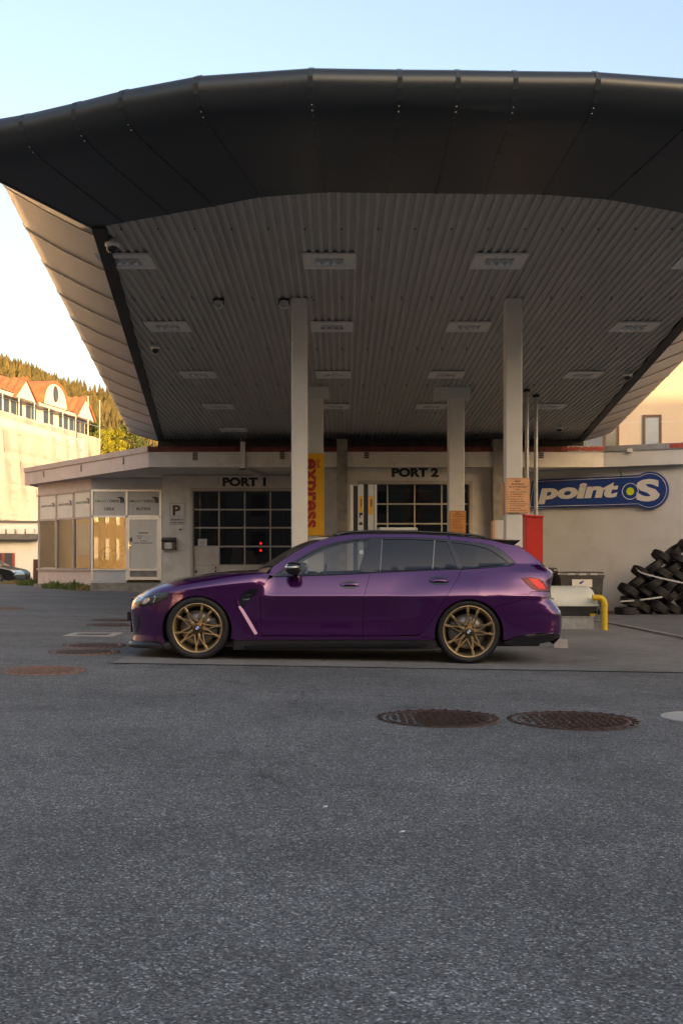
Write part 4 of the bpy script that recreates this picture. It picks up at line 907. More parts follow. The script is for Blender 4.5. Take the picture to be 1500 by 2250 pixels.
TY = [(1410,1335,'b'),(1444.5,1335,'b'),(1478.5,1339,'b'),(1512,1342,'b'),(1471,1311,'f'),(1379,1298,'b'),(1416,1299,'b'),(1447,1300,'b'),(1396,1280,'f'),(1431,1281,'f'),(1466,1285,'f'),(1500,1287,'f'),(1409.5,1259.5,'b'),(1452.5,1259,'b'),(1487,1264,'b'),(1434,1246,'f'),(1474,1248,'f'),(1508,1250,'f'),(1452.5,1224,'b'),(1491,1230,'b'),(1479.5,1212,'f'),(1510,1205,'b'),(1505,1312,'f'),(1437,1318,'f'),(1398,1318,'f')]
for i, (px, py, k) in enumerate(TY):
    Y = 31.3+(0.0 if i % 2 else 0.12)+(0.25 if i >= 22 else 0); x = PX(px,Y); z = PZ(py,Y)
    o = bpy.data.objects.new('stacked_tyre', tm); COL.objects.link(o); o.location = (x, Y, z)
    ang = (R(34) if k == 'b' else R(-36))+rt.uniform(-0.07,0.07)
    o.rotation_euler = (rt.uniform(-0.08,0.08), ang, rt.uniform(-0.12,0.12)); s = rt.uniform(0.94,1.05); o.scale = (s,s,s*rt.uniform(0.95,1.1))
    rows_ = sorted({round((1345-b_)/22) for _, b_, _ in TY}); rw = round((1345-py)/22); mates = sorted(p for p, b_, _ in TY if round((1345-b_)/22) == rw); num = ('first','second','third','fourth','fifth','sixth')
    lab = 'worn black stacked tyre, %s course up from the ground, %s from the left' % (('lowest','second','third','fourth','fifth','sixth','seventh')[rows_.index(rw)], num[mates.index(px)])
    if i == 18: lab = 'black tyre jutting out near the top left edge of the stack'
    if i == 5: lab = 'black tyre sticking out lowest at the left edge of the stack'
    if i == 12: lab = 'black tyre at the left of the stack with the upper strap over it'
    tag(o, lab, 'tyre', 'tyres stacked by the wall')
o = bpy.data.objects.new('stacked_tyre', tm); COL.objects.link(o); Y = 31.2; o.location = (PX(1373,Y), Y, GZ(8,Y)+0.11); tag(o, 'black tyre lying flat on the ground under the stack at its left end', 'tyre', 'tyres stacked by the wall')
o = bpy.data.objects.new('stacked_tyre', tm); COL.objects.link(o); o.location = (PX(1385,31.3), 31.3, PZ(1322,31.3)); o.rotation_euler = (0.1, R(12), 0); tag(o, 'black tyre lying nearly flat, second from the ground at the left end', 'tyre', 'tyres stacked by the wall')
def strap(name, pxs, label):
    mb = MB(); pts = [(PX(a,Yy), Yy, PZ(b,Yy)) for a, b, Yy in pxs]
    for a, b in zip(pts, pts[1:]): mb.hexa([(a[0],a[1],a[2]-0.022),(b[0],b[1],b[2]-0.022),(b[0],b[1]+0.006,b[2]-0.022),(a[0],a[1]+0.006,a[2]-0.022),(a[0],a[1],a[2]+0.022),(b[0],b[1],b[2]+0.022),(b[0],b[1]+0.006,b[2]+0.022),(a[0],a[1]+0.006,a[2]+0.022)])
    tag(mb.build(name, 'strap', loc=pts[0]), label, 'strap', 'lashing straps round the tyres')
strap('lashing_strap', [(1396,1248,31.2),(1400,1253,31.0),(1407,1258,30.97),(1420,1262,30.93),(1450,1270,30.9),(1500,1281,30.9),(1530,1288,30.9)], 'upper grey lashing strap sloping down to the right across the tyres')
strap('lashing_strap', [(1361,1321.5,30.97),(1392,1319.5,30.93)], 'short lower grey lashing strap end at the left of the tyre stack')
strap('lashing_strap', [(1405,1318,30.93),(1430,1315,30.9),(1454,1311.5,30.9)], 'lower grey lashing strap rising to the right between two tyres')
# ------------------------------------------------------------------ covers in the ground
def cover(px, py, wpx, mat, ringmat, label, studs=True, pattern=True):
    # distance from the row of pixels on sloping ground
    Y = 12.0
    for _ in range(12): Y = F*(CH-GZ(PX(px,Y),Y))/(py-HY)
    x = PX(px,Y); g = GZ(x,Y)+(0.008 if (-2.3 < x < 4.95 and Y > 10.9) else 0); r = wpx*Y/F/2
    t = empty('manhole_cover', (x,Y,g), label, 'manhole cover', 'round covers in the asphalt')
    mb = MB(); mb.lathe([(r*1.015,-0.03),(r*1.0,0.007),(r*0.90,0.011),(r*0.89,0.002),(r*0.885,-0.02)], (x,Y,g), 'Z', 48); mb.build('frame', ringmat, t)
    if not studs: mb = MB(); mb.lathe([(r*0.885,0.004),(0.0,0.010)], (x,Y,g), 'Z', 48); mb.build('lid', mat, t); return
    mb = MB(); mb.lathe([(r*0.875,-0.02),(r*0.872,0.005),(r*0.80,0.007),(r*0.785,0.002),(0.0,0.003)], (x,Y,g), 'Z', 48); mb.build('lid', mat, t)
    if studs:
        mb = MB(); n = 0
        step = r*0.115
        for i in range(-7,8):
            for j in range(-7,8):
                u, v = i*step, j*step
                if math.hypot(u,v) > r*0.74: continue
                a, b = (0.40,0.2) if (i+j) % 2 else (0.2,0.40)
                mb.box(x+u-step*a, x+u+step*a, Y+v-step*b, Y+v+step*b, g+0.002, g+0.011)
        for k in range(28):
            a = 2*math.pi*k/28; c, s = math.cos(a), math.sin(a); q = r*0.945; w = r*0.03
            mb.box(x+q*c-w, x+q*c+w, Y+q*s-w, Y+q*s+w, g+0.008, g+0.014)
        tag(mb.build('raised_pattern', mat, t), kind='stuff')
cover(961,1579,273,'rust','rust','rust-brown cover in the foreground asphalt, the left one of the near pair')
cover(1257,1584,290,'rust','rust','rust-brown cover in the foreground asphalt, the right one of the near pair')
cover(1545,1577,186,'manhole_concrete','manhole_concrete','plain pale concrete cover cut off by the right picture edge',False)
cover(90,1474,194,'rust_pale','rust_pale','pale rusty cover at the left edge, nearest of the left row')
cover(185,1433,155,'rust','rust_pale','rusty cover left of the car, second of the left row')
cover(207,1418.5,138,'rust','rust_pale','rusty cover left of the car nose, third of the left row')
cover(243,1373.5,104,'rust','rust','dark cover beside the car nose just before the farthest one')
cover(247,1363,92,'rust','rust','dark cover farthest back beside the car nose')
cover(8,1337,88,'rust_pale','rust_pale','pale orange cover far back at the left picture edge')
x, Y = PX(205,15.1), 15.1; g = GZ(x,Y)
t = empty('drain_grate', (x,Y,g), 'square drain with pale concrete surround left of the car nose', 'drain')
mb = MB(); s, q = 0.34, 0.24
for (a,b,c,d) in ((-s,s,-s,-q),(-s,s,q,s),(-s,-q,-q,q),(q,s,-q,q)): mb.box(x+a,x+b,Y+c,Y+d,g-0.05,g+0.009)
mb.build('surround', 'manhole_concrete', t)
for k in range(7):
    mb = MB(); mb.box(x-q, x+q, Y-q+0.07*k, Y-q+0.07*k+0.035, g-0.04, g+0.004); mb.build('bar', 'rust', t)
mb = MB(); mb.box(x-q, x+q, Y-q, Y+q, g-0.1, g-0.06); mb.build('pit', 'black', t)
# two scraps of litter in the foreground
for px, py, lab in ((714,1775,'tiny white paper scrap on the asphalt, the left one'),(883,1827,'tiny white paper scrap on the asphalt, the right one')):
    Y = F*(CH-0)/(py-HY); x = PX(px,Y); mb = MB(); g = GZ(x,Y); mb.add([(x-0.012,Y-0.006,g+0.002),(x+0.008,Y-0.01,g+0.004),(x+0.013,Y+0.005,g+0.007),(x-0.006,Y+0.012,g+0.003),(x,Y,g+0.009)], [(0,1,4),(1,2,4),(2,3,4),(3,0,4)])
    tag(mb.build('paper_scrap', 'sign_white', loc=(x,Y,g)), lab, 'litter', 'litter on the asphalt')
# ------------------------------------------------------------------ background: white house with gables behind scaffolding
fB = Frame((PX(0,76.0)-0.0335*80, 76.0-0.185*80), (PX(185,90.06)+2.2, 90.06+12.0))     # facade runs away from the viewer
fB.n = -fB.n if fB.n.x < 0 else fB.n
def bu(px, py): return fB.uz(px, py)
EA = 13.0
wb = empty('white_house', fB.P(15, 0), 'large white house with orange tiled gables behind scaffolding at left', 'building')
u_end = fB.u(186); mb = MB(); fB.box(mb, 0, u_end, -0.5, EA, -12, 0); mb.build('wall', 'white_building', wb)
mb = MB(); fB.box(mb, -0.1, u_end+0.3, EA-0.25, EA, 0.02, 0.7); mb.build('eaves', 'film_white', wb)
P0 = lambda u, z, t: fB.P(u, z, t)
mb = MB(); RH = 3.3
for k in range(60):      # tiled main roof in rolls
    ua, ub = -0.1+(u_end+0.3)*k/60, -0.1+(u_end+0.3)*(k+1)/60; um = (ua+ub)/2
    mb.add([P0(ua,EA,0.75),P0(um,EA+0.08,0.75),P0(ub,EA,0.75),P0(ub,EA+RH,-6),P0(um,EA+RH+0.08,-6),P0(ua,EA+RH,-6)], [(0,1,4,5),(1,2,3,4)])
mb.add([P0(-0.1,EA,-12.5),P0(u_end+0.2,EA,-12.5),P0(u_end+0.2,EA+RH,-6),P0(-0.1,EA+RH,-6)], [(0,3,2,1)]); mb.add([P0(u_end+0.2,EA,0.75),P0(u_end+0.2,EA,-12.5),P0(u_end+0.2,EA+RH,-6)], [(0,1,2)])
mb.build('roof', 'roof_tile', wb)
def gable(pxa, pxb, pxp, pyp):
    ua, za = fB.u(pxa), EA; ub = fB.u(pxb); up, zp = bu(pxp, pyp)
    up = (ua+ub)/2
    mb = MB(); fB.poly(mb, [(ua,EA-0.2),(ub,EA-0.2),(up,zp)], -0.3, 0.84); g = mb.build('gable', 'white_building', wb)
    h = zp-EA
    for (a, b) in ((ua-0.35, up), (ub+0.35, up)):
        mb = MB(); n = 10
        for k in range(n):
            t0, t1 = 0.9-6.5*k/n, 0.9-6.5*(k+1)/n; tm_ = (t0+t1)/2
            mb.add([P0(a,EA-0.25,t0),P0(a,EA-0.17,tm_),P0(a,EA-0.25,t1),P0(b,zp+0.25,t1),P0(b,zp+0.33,tm_),P0(b,zp+0.25,t0)], [(0,1,4,5),(1,2,3,4)])
        mb.build('gable_roof', 'roof_tile', g)
        mb = MB(); fB.poly(mb, [(a,EA-0.32),(a,EA-0.12),(b,zp+0.36),(b,zp+0.10)], 0.845, 0.93); mb.build('bargeboard', 'roof_tile', g)
gable(13, 55, 34, 838); gable(150, 185, 169, 880)
# round gable
ua, ub = fB.u(70), fB.u(128); uc = (ua+ub)/2; ru = (ub-ua)/2; zt = PZ(838, fB.P(uc,0)[1]); rh = zt-EA
def arch(k, t0, t1, mat, name, par, inner=None):
    pts = [(uc+ru*k*math.cos(a), EA+rh*k*math.sin(a)**0.9 if math.sin(a) > 0 else EA) for a in lin(0, math.pi, 20)]
    mb = MB()
    if inner is None: fB.poly(mb, pts, t0, t1)
    else:
        q = [(uc+ru*inner*math.cos(a), EA+rh*inner*max(0, math.sin(a))**0.9) for a in lin(0, math.pi, 20)]
        for i in range(20):
            mb.hexa([P0(*pts[i],t1),P0(*pts[i+1],t1),P0(*pts[i+1],t0),P0(*pts[i],t0),P0(*q[i],t1),P0(*q[i+1],t1),P0(*q[i+1],t0),P0(*q[i],t0)])
    return mb.build(name, mat, par)
g = arch(0.88, -0.3, 0.84, 'white_building', 'gable', wb); arch(1.0, -4.5, 0.9, 'roof_tile', 'gable_roof', g, 0.88)
n = 20; mb = MB(); cz = EA+rh*0.48; fB.poly(mb, [(uc+0.42*math.cos(2*math.pi*k/n), cz+0.62*math.sin(2*math.pi*k/n)) for k in range(n)], 0.84, 0.88); w = mb.build('round_window', 'brown_frame', g)
mb = MB(); fB.poly(mb, [(uc+0.3*math.cos(2*math.pi*k/n), cz+0.5*math.sin(2*math.pi*k/n)) for k in range(n)], 0.88, 0.90); mb.build('pane', 'shade_glass', w)
# chimney
u, z = bu(40, 833); mb = MB(); fB.box(mb, u-0.9, u+1.2, EA+1, PZ(808, fB.P(u,0)[1]), -4.2, -2.6); ch = mb.build('chimney', 'white_building', wb)
mb = MB(); fB.box(mb, u-1.05, u+1.35, PZ(808, fB.P(u,0)[1]), PZ(806, fB.P(u,0)[1])+0.1, -4.35, -2.45); mb.build('chimney_cap', 'film_white', ch)
def bwin(px, py, w, h, small=False):
    u, z = bu(px, py); mb = MB(); fB.box(mb, u-w, u+w, z-h, z+h, 0.0, 0.10); f_ = mb.build('window', 'film_white', wb)
    mb = MB(); fB.box(mb, u-w+0.12, u-0.05, z-h+0.12, z+h-0.1, 0.10, 0.115); mb.build('pane', 'shade_glass', f_); mb = MB(); fB.box(mb, u+0.05, u+w-0.12, z-h+0.12, z+h-0.1, 0.10, 0.115); mb.build('pane', 'shade_glass', f_)
for px, py in ((5,882),(34,893),(66,903),(104,917),(137,928),(160,937),(174,940)): bwin(px, py, 0.95, 0.95)
for row in (968, 1035, 1090):
    for px in (12, 45, 80, 112, 142, 168): bwin(px, row+px*0.12, 0.8, 0.9)
# scaffolding: poles, decks and sheets in front of the facade
sf = empty('scaffolding', fB.P(20, 0, 1.6), 'tall scaffolding with pale netting in front of the white house', 'scaffolding')
u_s = fB.u(214,2.2); us = lin(2, u_s+0.5, 11)
for u in us:
    mb = MB(); mb.tube([fB.P(u,-0.4,2.2), fB.P(u, EA-0.6+(1.8 if u == us[-1] or u == us[-2] else 0), 2.2)], 0.05, 6); mb.build('pole', 'galv', sf)
for z in (2.2,4.4,6.6,8.8,11.0):
    mb = MB(); fB.box(mb, 2, u_s+0.5, z-0.05, z, 1.2, 2.15); mb.build('deck', 'wood_post', sf)
    mb = MB(); mb.tube([fB.P(2,z+1,2.25), fB.P(u_s+0.5,z+1,2.25)], 0.03, 6); mb.build('rail', 'galv', sf)
rn = random.Random(5)
for i, (a, b) in enumerate(zip(us, us[1:])):
    P = []
    for j in range(9):
        z = 4.0+(EA-1.9-4.0)*j/8; P.append([fB.P(a+(b-a)*k/6, z, 2.3+0.10*math.sin(k*1.3+j*0.9+i)*rn.uniform(0.3,1)) for k in range(7)])
    mb = MB(); mb.grid(P, True); mb.build('net_sheet', 'net', sf)
# ------------------------------------------------------------------ low white garage at far left
fl_ = Frame((-30, 59.0), (PX(86,60.2), 60.2)); lb = empty('low_garage', fl_.P(8,0), 'low white garage building with slate ledge beyond the shop', 'building')
zt = PZ(1149,60); mb = MB(); fl_.box(mb, 0, fl_.len, -0.5, zt, -6, 0); mb.build('wall', 'low_white', lb)
mb = MB(); fl_.box(mb, 0, fl_.len+0.1, zt, zt+0.12, -6, 0.08); mb.build('parapet_cap', 'slate', lb)
zl = PZ(1178,60); mb = MB(); fl_.poly(mb, [(0,zl-0.15),(fl_.len,zl-0.2),(fl_.len,zl+0.1),(0,zl+0.15)], 0.0, 0.7); ls = mb.build('ledge', 'slate', lb)
for px in (10, 30, 52, 72):
    mb = MB(); u = fl_.u(px); fl_.box(mb, u-0.25, u+0.15, zl+0.12, zl+0.4, 0.0, 0.5); mb.build('parapet_block', 'low_white', lb)
u0, u1 = fl_.u(-40), fl_.u(33); mb = MB(); fl_.box(mb, u0, u1, PZ(1262,60), PZ(1215,60), 0.0, 0.03); w = mb.build('window', 'shade_glass', lb)
for px in (-20, 8, 31): 
    mb = MB(); u = fl_.u(px); fl_.box(mb, u-0.07, u+0.07, PZ(1262,60), PZ(1215,60), 0.03, 0.08); mb.build('window_post', 'red_flake', w)
mb = MB(); fl_.box(mb, fl_.u(-50), fl_.u(37), PZ(1190,60)-0.06, PZ(1190,60), 0.0, 0.05); mb.build('lintel', 'low_white', lb)
x, Y = PX(79,43.5), 43.5; mb = MB(); mb.box(x-0.1, x+0.1, Y, Y+0.2, -0.1, PZ(1229,Y)); tp = mb.build('brown_post', 'wood_post', loc=(x,Y,0)); tag(tp, 'short reddish brown post at the left corner of the shop', 'post')
# ------------------------------------------------------------------ beige building behind on the right
fr_ = Frame((PX(1322,46), 46.0), (24.0, 44.2)); rb = empty('beige_building', fr_.P(4,0), 'beige rendered building rising behind the station at right', 'building')
mb = MB(); fr_.box(mb, 0, fr_.len, -1, 14, -8, 0); mb.build('wall', 'beige_building', rb)
def rwin(px0, px1, py0, py1, mat):
    u0, z1 = fr_.uz(px0, py0); u1, z0 = fr_.uz(px1, py1); mb = MB()
    fr_.box(mb, u0, u0+0.1, z0, z1, 0, 0.07); fr_.box(mb, u1-0.1, u1, z0, z1, 0, 0.07); fr_.box(mb, u0+0.1, u1-0.1, z1-0.1, z1, 0, 0.07); fr_.box(mb, u0+0.1, u1-0.1, z0, z0+0.08, 0, 0.07)
    w = mb.build('window', 'brown_frame', rb); mb = MB(); fr_.box(mb, u0+0.1, u1-0.1, z0+0.08, z1-0.1, 0.0, 0.02); mb.build('pane', mat, w)
rwin(1411,1452,912,985,'blue_glass'); rwin(1324,1359,915,985,'shade_glass'); rwin(1540,1580,912,985,'blue_glass')
mb = MB(); z = PZ(929,46); fr_.box(mb, 0, fr_.len, z, z+0.02, 0.001, 0.006); mb.build('render_joint', 'grey_wall', rb)
# ------------------------------------------------------------------ unseen street behind the viewer, blocks added for forecourt shade and paint reflections
for xa, xb, hh, lab in ((16, -16, 13.4, 'unseen lower dark block straight behind the viewer, sized to shade the forecourt'), (80, 16.2, 20.8, 'unseen tall dark block to the right behind the viewer, sized to cast shade')):
    fst = Frame((xa, -26.0), (xb, -26.0)); sb = empty('shade_block', (0.5*(xa+xb),-26,0), lab, 'building', 'unseen shade blocks behind the viewer')
    mb = MB(); fst.box(mb, 0, fst.len, -0.5, hh, -12, 0); mb.build('wall', 'shade_block_wall', sb)
    for r in range(int(hh/3.5)):
        for c in range(int(fst.len/3.6)):
            u = 1.2+c*3.6; mb = MB(); fst.box(mb, u, u+1.3, 2.0+3.4*r, 3.9+3.4*r, 0.0, 0.04); mb.build('window', 'shade_glass', sb)
ftr = Frame((-38, -4), (-38, 63)); ftr.n = Vector((1, 0)); tr_ = empty('bounce_terrace', (-38,30,0), 'unseen cream terrace left of the station, added for warm bounce and reflections', 'building')  # unseen, added to throw warm light on shop, car nose and canopy side
mb = MB(); ftr.box(mb, 0, ftr.len, -0.5, 9.5, -9, 0); mb.build('wall', 'cream_facade', tr_)
mb = MB(); mb.add([ftr.P(-0.3,9.5,0.6),ftr.P(ftr.len+0.3,9.5,0.6),ftr.P(ftr.len+0.3,13,-4.5),ftr.P(-0.3,13,-4.5),ftr.P(ftr.len+0.3,9.5,-9.6),ftr.P(-0.3,9.5,-9.6)], [(0,1,2,3),(3,2,4,5),(0,3,5),(1,4,2)]); mb.build('roof', 'roof_tile', tr_)
for r in range(2):
    for c in range(18):
        mb = MB(); u = 1.6+c*3.6; ftr.box(mb, u, u+1.2, 1.6+3.7*r, 3.6+3.7*r, 0.0, 0.05); mb.build('window', 'film_white', tr_)
foc = Frame((-21,-62), (-25.5,-4)); ob = empty('ochre_house', foc.P(10,0), 'ochre house across the street to the left behind the viewer', 'building')
mb = MB(); foc.box(mb, 0, foc.len, -0.5, 9, -9, 0); mb.build('wall', 'ochre_facade', ob)
mb = MB(); foc.box(mb, -0.4, foc.len+0.4, 9, 9.3, -9.4, 0.5); mb.build('roof', 'roof_tile', ob)
for r in range(2):
    for c in range(15):
        u = 2+c*3.7; mb = MB(); foc.box(mb, u, u+1.3, 1.5+3.6*r, 3.6+3.6*r, 0.0, 0.05); mb.build('window', 'film_white', ob)
# ------------------------------------------------------------------ hill with forest
def HZ(x, y):
    t = max(0, min(1, (y-130)/470)); z = 112*(t**0.85)
    return z*(1.0+0.10*math.sin(x*0.018+1.0)+0.05*math.sin(x*0.05+y*0.02))*(1-0.28*sstep(-165,-60,x))-1.5
mb = MB(); mb.grid([[(x, y, HZ(x, y)) for x in lin(-420,260,34)] for y in lin(125,640,26)], True); tag(mb.build('hill', 'hill_ground'), kind='structure')
rf = random.Random(21); mb = MB()
for i in range(3400):
    y = 150+470*rf.random()**0.8; x = rf.uniform(-0.37*y-14, -0.14*y+8); z = HZ(x, y)-0.5; h = rf.uniform(7.5,14)*(0.7+0.3*min(1,(y-100)/300)); r = h*rf.uniform(0.16,0.24)
    vs = []; fs = []; nt_ = 4
    for k in range(nt_):
        zb, zt_ = z+h*(0.08+0.21*k), z+h*(0.42+0.195*k); rr = r*(1-0.2*k); n = 7; b = len(vs); a0 = rf.random()*6
        for j in range(n*2):
            q = rr*(rf.uniform(0.75,1.1) if j % 2 else rf.uniform(0.4,0.6)); a = a0+math.pi*j/n; vs.append((x+q*math.cos(a), y+q*math.sin(a), zb+rf.uniform(-0.04,0.04)*h+(0 if j % 2 else 0.05*h)))
        vs.append((x+rf.uniform(-0.1,0.1), y, zt_)); fs += [(b+j, b+(j+1)%(2*n), b+2*n) for j in range(2*n)]
    mb.add(vs, fs)
tag(mb.build('forest', 'conifer'), 'dense conifer forest covering the sunlit hillside', 'forest', kind='stuff')
# broadleaf trees beside the scaffolding
def leaf_tree(px, py_top, Y, rad, mat, label, n=2600, seed=1):
    x = PX(px,Y); zt = PZ(py_top,Y); rr = random.Random(seed); zg = HZ(x,Y)-0.3; zc = zt-rad*1.25
    t = empty('broadleaf_tree', (x,Y,zg), label, 'tree', 'broadleaf trees beyond the shop')
    mb = MB(); pts = [(x+0.2*math.sin(k), Y+0.05*k, zg+(zc+rad*0.6-zg)*k/6) for k in range(7)]; mb.tube(pts, [0.32-0.04*k for k in range(7)], 8)
    for k in range(8):
        a = rr.uniform(0,6.3); z0_ = zc+rad*rr.uniform(-1.0,0.1); mb.tube([(x,Y,z0_),(x+rad*0.4*math.cos(a),Y+rad*0.4*math.sin(a),z0_+rad*0.35),(x+rad*0.75*math.cos(a),Y+rad*0.75*math.sin(a),z0_+rad*0.7)], [0.11,0.07,0.03], 6)
    mb.build('trunk', 'bark', t)
    mb = MB(); cl = []
    for k in range(30):
        a, e = rr.uniform(0,6.3), rr.uniform(-1.2,1.4); q = rr.uniform(0.4,0.85); cl.append((x+rad*q*math.cos(a)*math.cos(e), Y+rad*q*math.sin(a)*math.cos(e), zc+rad*1.2*q*math.sin(e), rad*rr.uniform(0.18,0.34)))
    for i in range(n):
        c = rr.choice(cl); d = Vector((rr.gauss(0,1),rr.gauss(0,1),rr.gauss(0,1))).normalized()*c[3]*rr.uniform(0.5,1.1); p = Vector(c[:3])+d
        s = rr.uniform(0.10,0.24)*rad/2.6; u = Vector((rr.gauss(0,1),rr.gauss(0,1),rr.gauss(0,1))).normalized(); v = u.cross(Vector((rr.gauss(0,1),rr.gauss(0,1),rr.gauss(0,1)))).normalized()
        mb.add([p-u*s, p+v*s*0.55, p+u*s, p-v*s*0.55], [(0,1,2,3)])
    mb.build('crown', mat, t)
leaf_tree(247, 933, 150, 2.4, 'leaf_yellow', 'bright yellow-green tree right of the scaffolding', 4600, 2)
leaf_tree(226, 940, 140, 1.5, 'leaf_yellow', 'small yellow tree half hidden by the scaffolding end', 2200, 6)
leaf_tree(281, 928, 165, 2.6, 'leaf_green', 'darker green tree under the canopy edge beside the yellow-green one', 4200, 3)
leaf_tree(208, 916, 190, 3.4, 'leaf_green', 'olive tree behind the end of the scaffolding', 3600, 4)
leaf_tree(306, 962, 150, 1.8, 'leaf_green', 'small green tree just above the shop roof corner', 2400, 5)
# ------------------------------------------------------------------ weeds along the shop base
def weed(px, Y, h, w, mat, label, seed):
    x = PX(px,Y); g = GZ(x,Y); rr = random.Random(seed); mb = MB()
    for i in range(130):
        a = rr.uniform(0,6.3); q = w*math.sqrt(rr.random()); bx, by = x+q*math.cos(a)*0.6, Y+q*math.sin(a)*0.3; hh = h*rr.uniform(0.35,1)*(1-0.5*q/w); l = rr.uniform(0.01,0.028); dx, dy = rr.uniform(-0.12,0.12), rr.uniform(-0.1,0.1)
        mb.add([(bx-l,by,g-0.02),(bx+l,by,g-0.02),(bx+dx*0.5+l*1.3,by+dy*0.5,g+hh*0.6),(bx+dx,by+dy,g+hh),(bx+dx*0.5-l*1.3,by+dy*0.5,g+hh*0.6)], [(0,1,2,3,4)])
    tag(mb.build('weed_tuft', mat, loc=(x,Y,g)), label, 'weeds', 'weeds at the foot of the shop')
weed(64, 42.5, 0.45, 0.7, 'weed', 'green weed tuft beside the brown post', 1); weed(119, 38.6, 0.42, 0.65, 'weed', 'green weed tuft under the middle of the angled shop window', 2)
weed(163, 37.4, 0.48, 0.6, 'weed', 'bushy green weed tuft near the shop corner', 3); weed(190, 37.0, 0.3, 0.5, 'dry_grass', 'dry brown weed tuft at the shop corner', 4); weed(30, 44.5, 0.25, 0.9, 'dry_grass', 'dry grass strip before the parked cars', 5)
# ------------------------------------------------------------------ parked dark cars at the far left
def parked(xn, Y, label, mat):
    t = empty('parked_car', (xn-2.1, Y+0.9, 0), label, 'car', 'dark cars parked beside the garage'); L0 = xn-4.2
    prof = [(0.0,0.35),(0.02,0.62),(0.25,0.78),(1.05,0.93),(1.75,1.36),(2.3,1.46),(3.2,1.44),(3.85,1.2),(4.15,0.95),(4.2,0.5),(4.1,0.25),(0.1,0.22)]
    sec = []
    for y, k, zc in ((0.0,0.86,0.0),(0.06,0.95,0.0),(0.18,1.0,0.0),(1.62,1.0,0.0),(1.74,0.95,0.0),(1.8,0.86,0.0)):
        sec.append([(xn-a*1.0-(1-k)*0.25*(1 if a < 1 else 0), Y+y+(0.16 if z > 1.0 and y < 0.9 else (-0.16 if z > 1.0 else 0)), 0.25+(z-0.25)*(0.92+0.08*k)) for a, z in prof])
    mb = MB(); n = len(prof)
    for A, B in zip(sec, sec[1:]): mb.add(A+B, [(i,(i+1)%n,n+(i+1)%n,n+i) for i in range(n)], True)
    mb.add(sec[0], [tuple(range(n))], False); mb.add(sec[-1], [tuple(range(n))[::-1]], False); mb.build('body', mat, t)
    mb = MB(); mb.add([(xn-1.25,Y+0.10,0.98),(xn-1.85,Y+0.16,1.36),(xn-3.1,Y+0.16,1.38),(xn-3.5,Y+0.10,1.0)], [(0,1,2,3)]); mb.build('side_window', 'shade_glass', t)
    mb = MB(); mb.add([(xn-1.02,Y+0.3,0.96),(xn-1.02,Y+1.5,0.96),(xn-1.7,Y+1.4,1.36),(xn-1.7,Y+0.4,1.36)], [(0,1,2,3)]); mb.build('windscreen', 'shade_glass', t)
    for a in (0.85, 3.4):
        for yy in (Y-0.01, Y+1.6):
            mb = MB(); c = (xn-a, yy, 0.32); mb.lathe([(0.2,0.0),(0.29,-0.01),(0.32,0.03),(0.32,0.18),(0.2,0.2)], c, 'Y', 24); w = mb.build('wheel', 'rubber', t)
            mb = MB(); mb.lathe([(0.21,0.0),(0.19,0.03),(0.05,0.02),(0.0,0.0)], c, 'Y', 24); mb.build('rim', 'galv', w)
    mb = MB(); mb.ellipsoid((xn-0.12,Y+0.18,0.66), (0.16,0.1,0.06)); mb.build('headlight', 'lamp_reflector', t); mb = MB(); mb.ellipsoid((xn-1.35,Y-0.06,1.0), (0.09,0.1,0.07)); mb.build('mirror', 'gloss_black', t)
parked(PX(33,51), 51.0, 'black parked car cut off by the left picture edge, the nearer one', 'gloss_black'); parked(PX(47,55), 55.0, 'dark parked car whose nose shows past the nearer black car', 'satin_black')
# ------------------------------------------------------------------ the purple estate car (nose towards -X), centre line at Y = YC
YC = 12.40
car = empty('estate_car', (-0.09, YC, 0.0), 'glossy dark purple estate car with bronze wheels parked under the canopy front', 'car')
ztop_pts = [(291.7,1313.5),(300,1307.5),(313,1302),(325,1294),(337,1287),(355,1280.5),(373,1276),(404,1270),(437,1265),(470,1261),(503,1258),(540,1256.3),(580,1255.5),(640,1254)]
ZT = Mono([(PX(a,11.85), PZ(b,11.85)) for a, b in ztop_pts])
XN = Mono([(0.05,-2.30),(0.20,-2.285),(0.286,-2.272),(0.40,-2.286),(0.52,-2.297),(0.60,-2.29),(0.67,-2.272),(0.75,-2.262),(1.5,-2.26)])
WF = Mono([(0,0.50),(0.03,0.60),(0.08,0.685),(0.18,0.785),(0.33,0.865),(0.5,0.915),(0.68,0.935),(0.9,0.94)])
XT = Mono([(0.10,2.22),(0.165,2.28),(0.245,2.35),(0.395,2.372),(0.48,2.372),(0.595,2.31),(0.66,2.262),(0.72,2.252),(0.815,2.262),(0.90,2.285),(0.945,2.285),(0.98,2.245),(1.145,2.03),(1.24,1.895),(1.40,1.70)])
WR = Mono([(0,0.66),(0.04,0.745),(0.12,0.815),(0.28,0.875),(0.5,0.92),(0.8,0.94)])
DZ = Mono([(0.08,0.885),(0.17,0.900),(0.25,0.902),(0.30,0.900),(0.36,0.893),(0.45,0.889),(0.56,0.903),(0.66,0.921),(0.692,0.9255),(0.72,0.917),(0.82,0.884),(0.90,0.852),(1.0,0.80),(1.1,0.74)])
BELT = Mono([(PX(a,11.57), PZ(b,11.57)) for a, b in ((560,1269),(600,1267.5),(700,1264),(770,1261),(813,1258.5),(946,1252.5),(1013,1250.5),(1083,1246),(1120,1242),(1180,1240))])
CF = (-1.512, 0.338); CR = (1.336, 0.306)
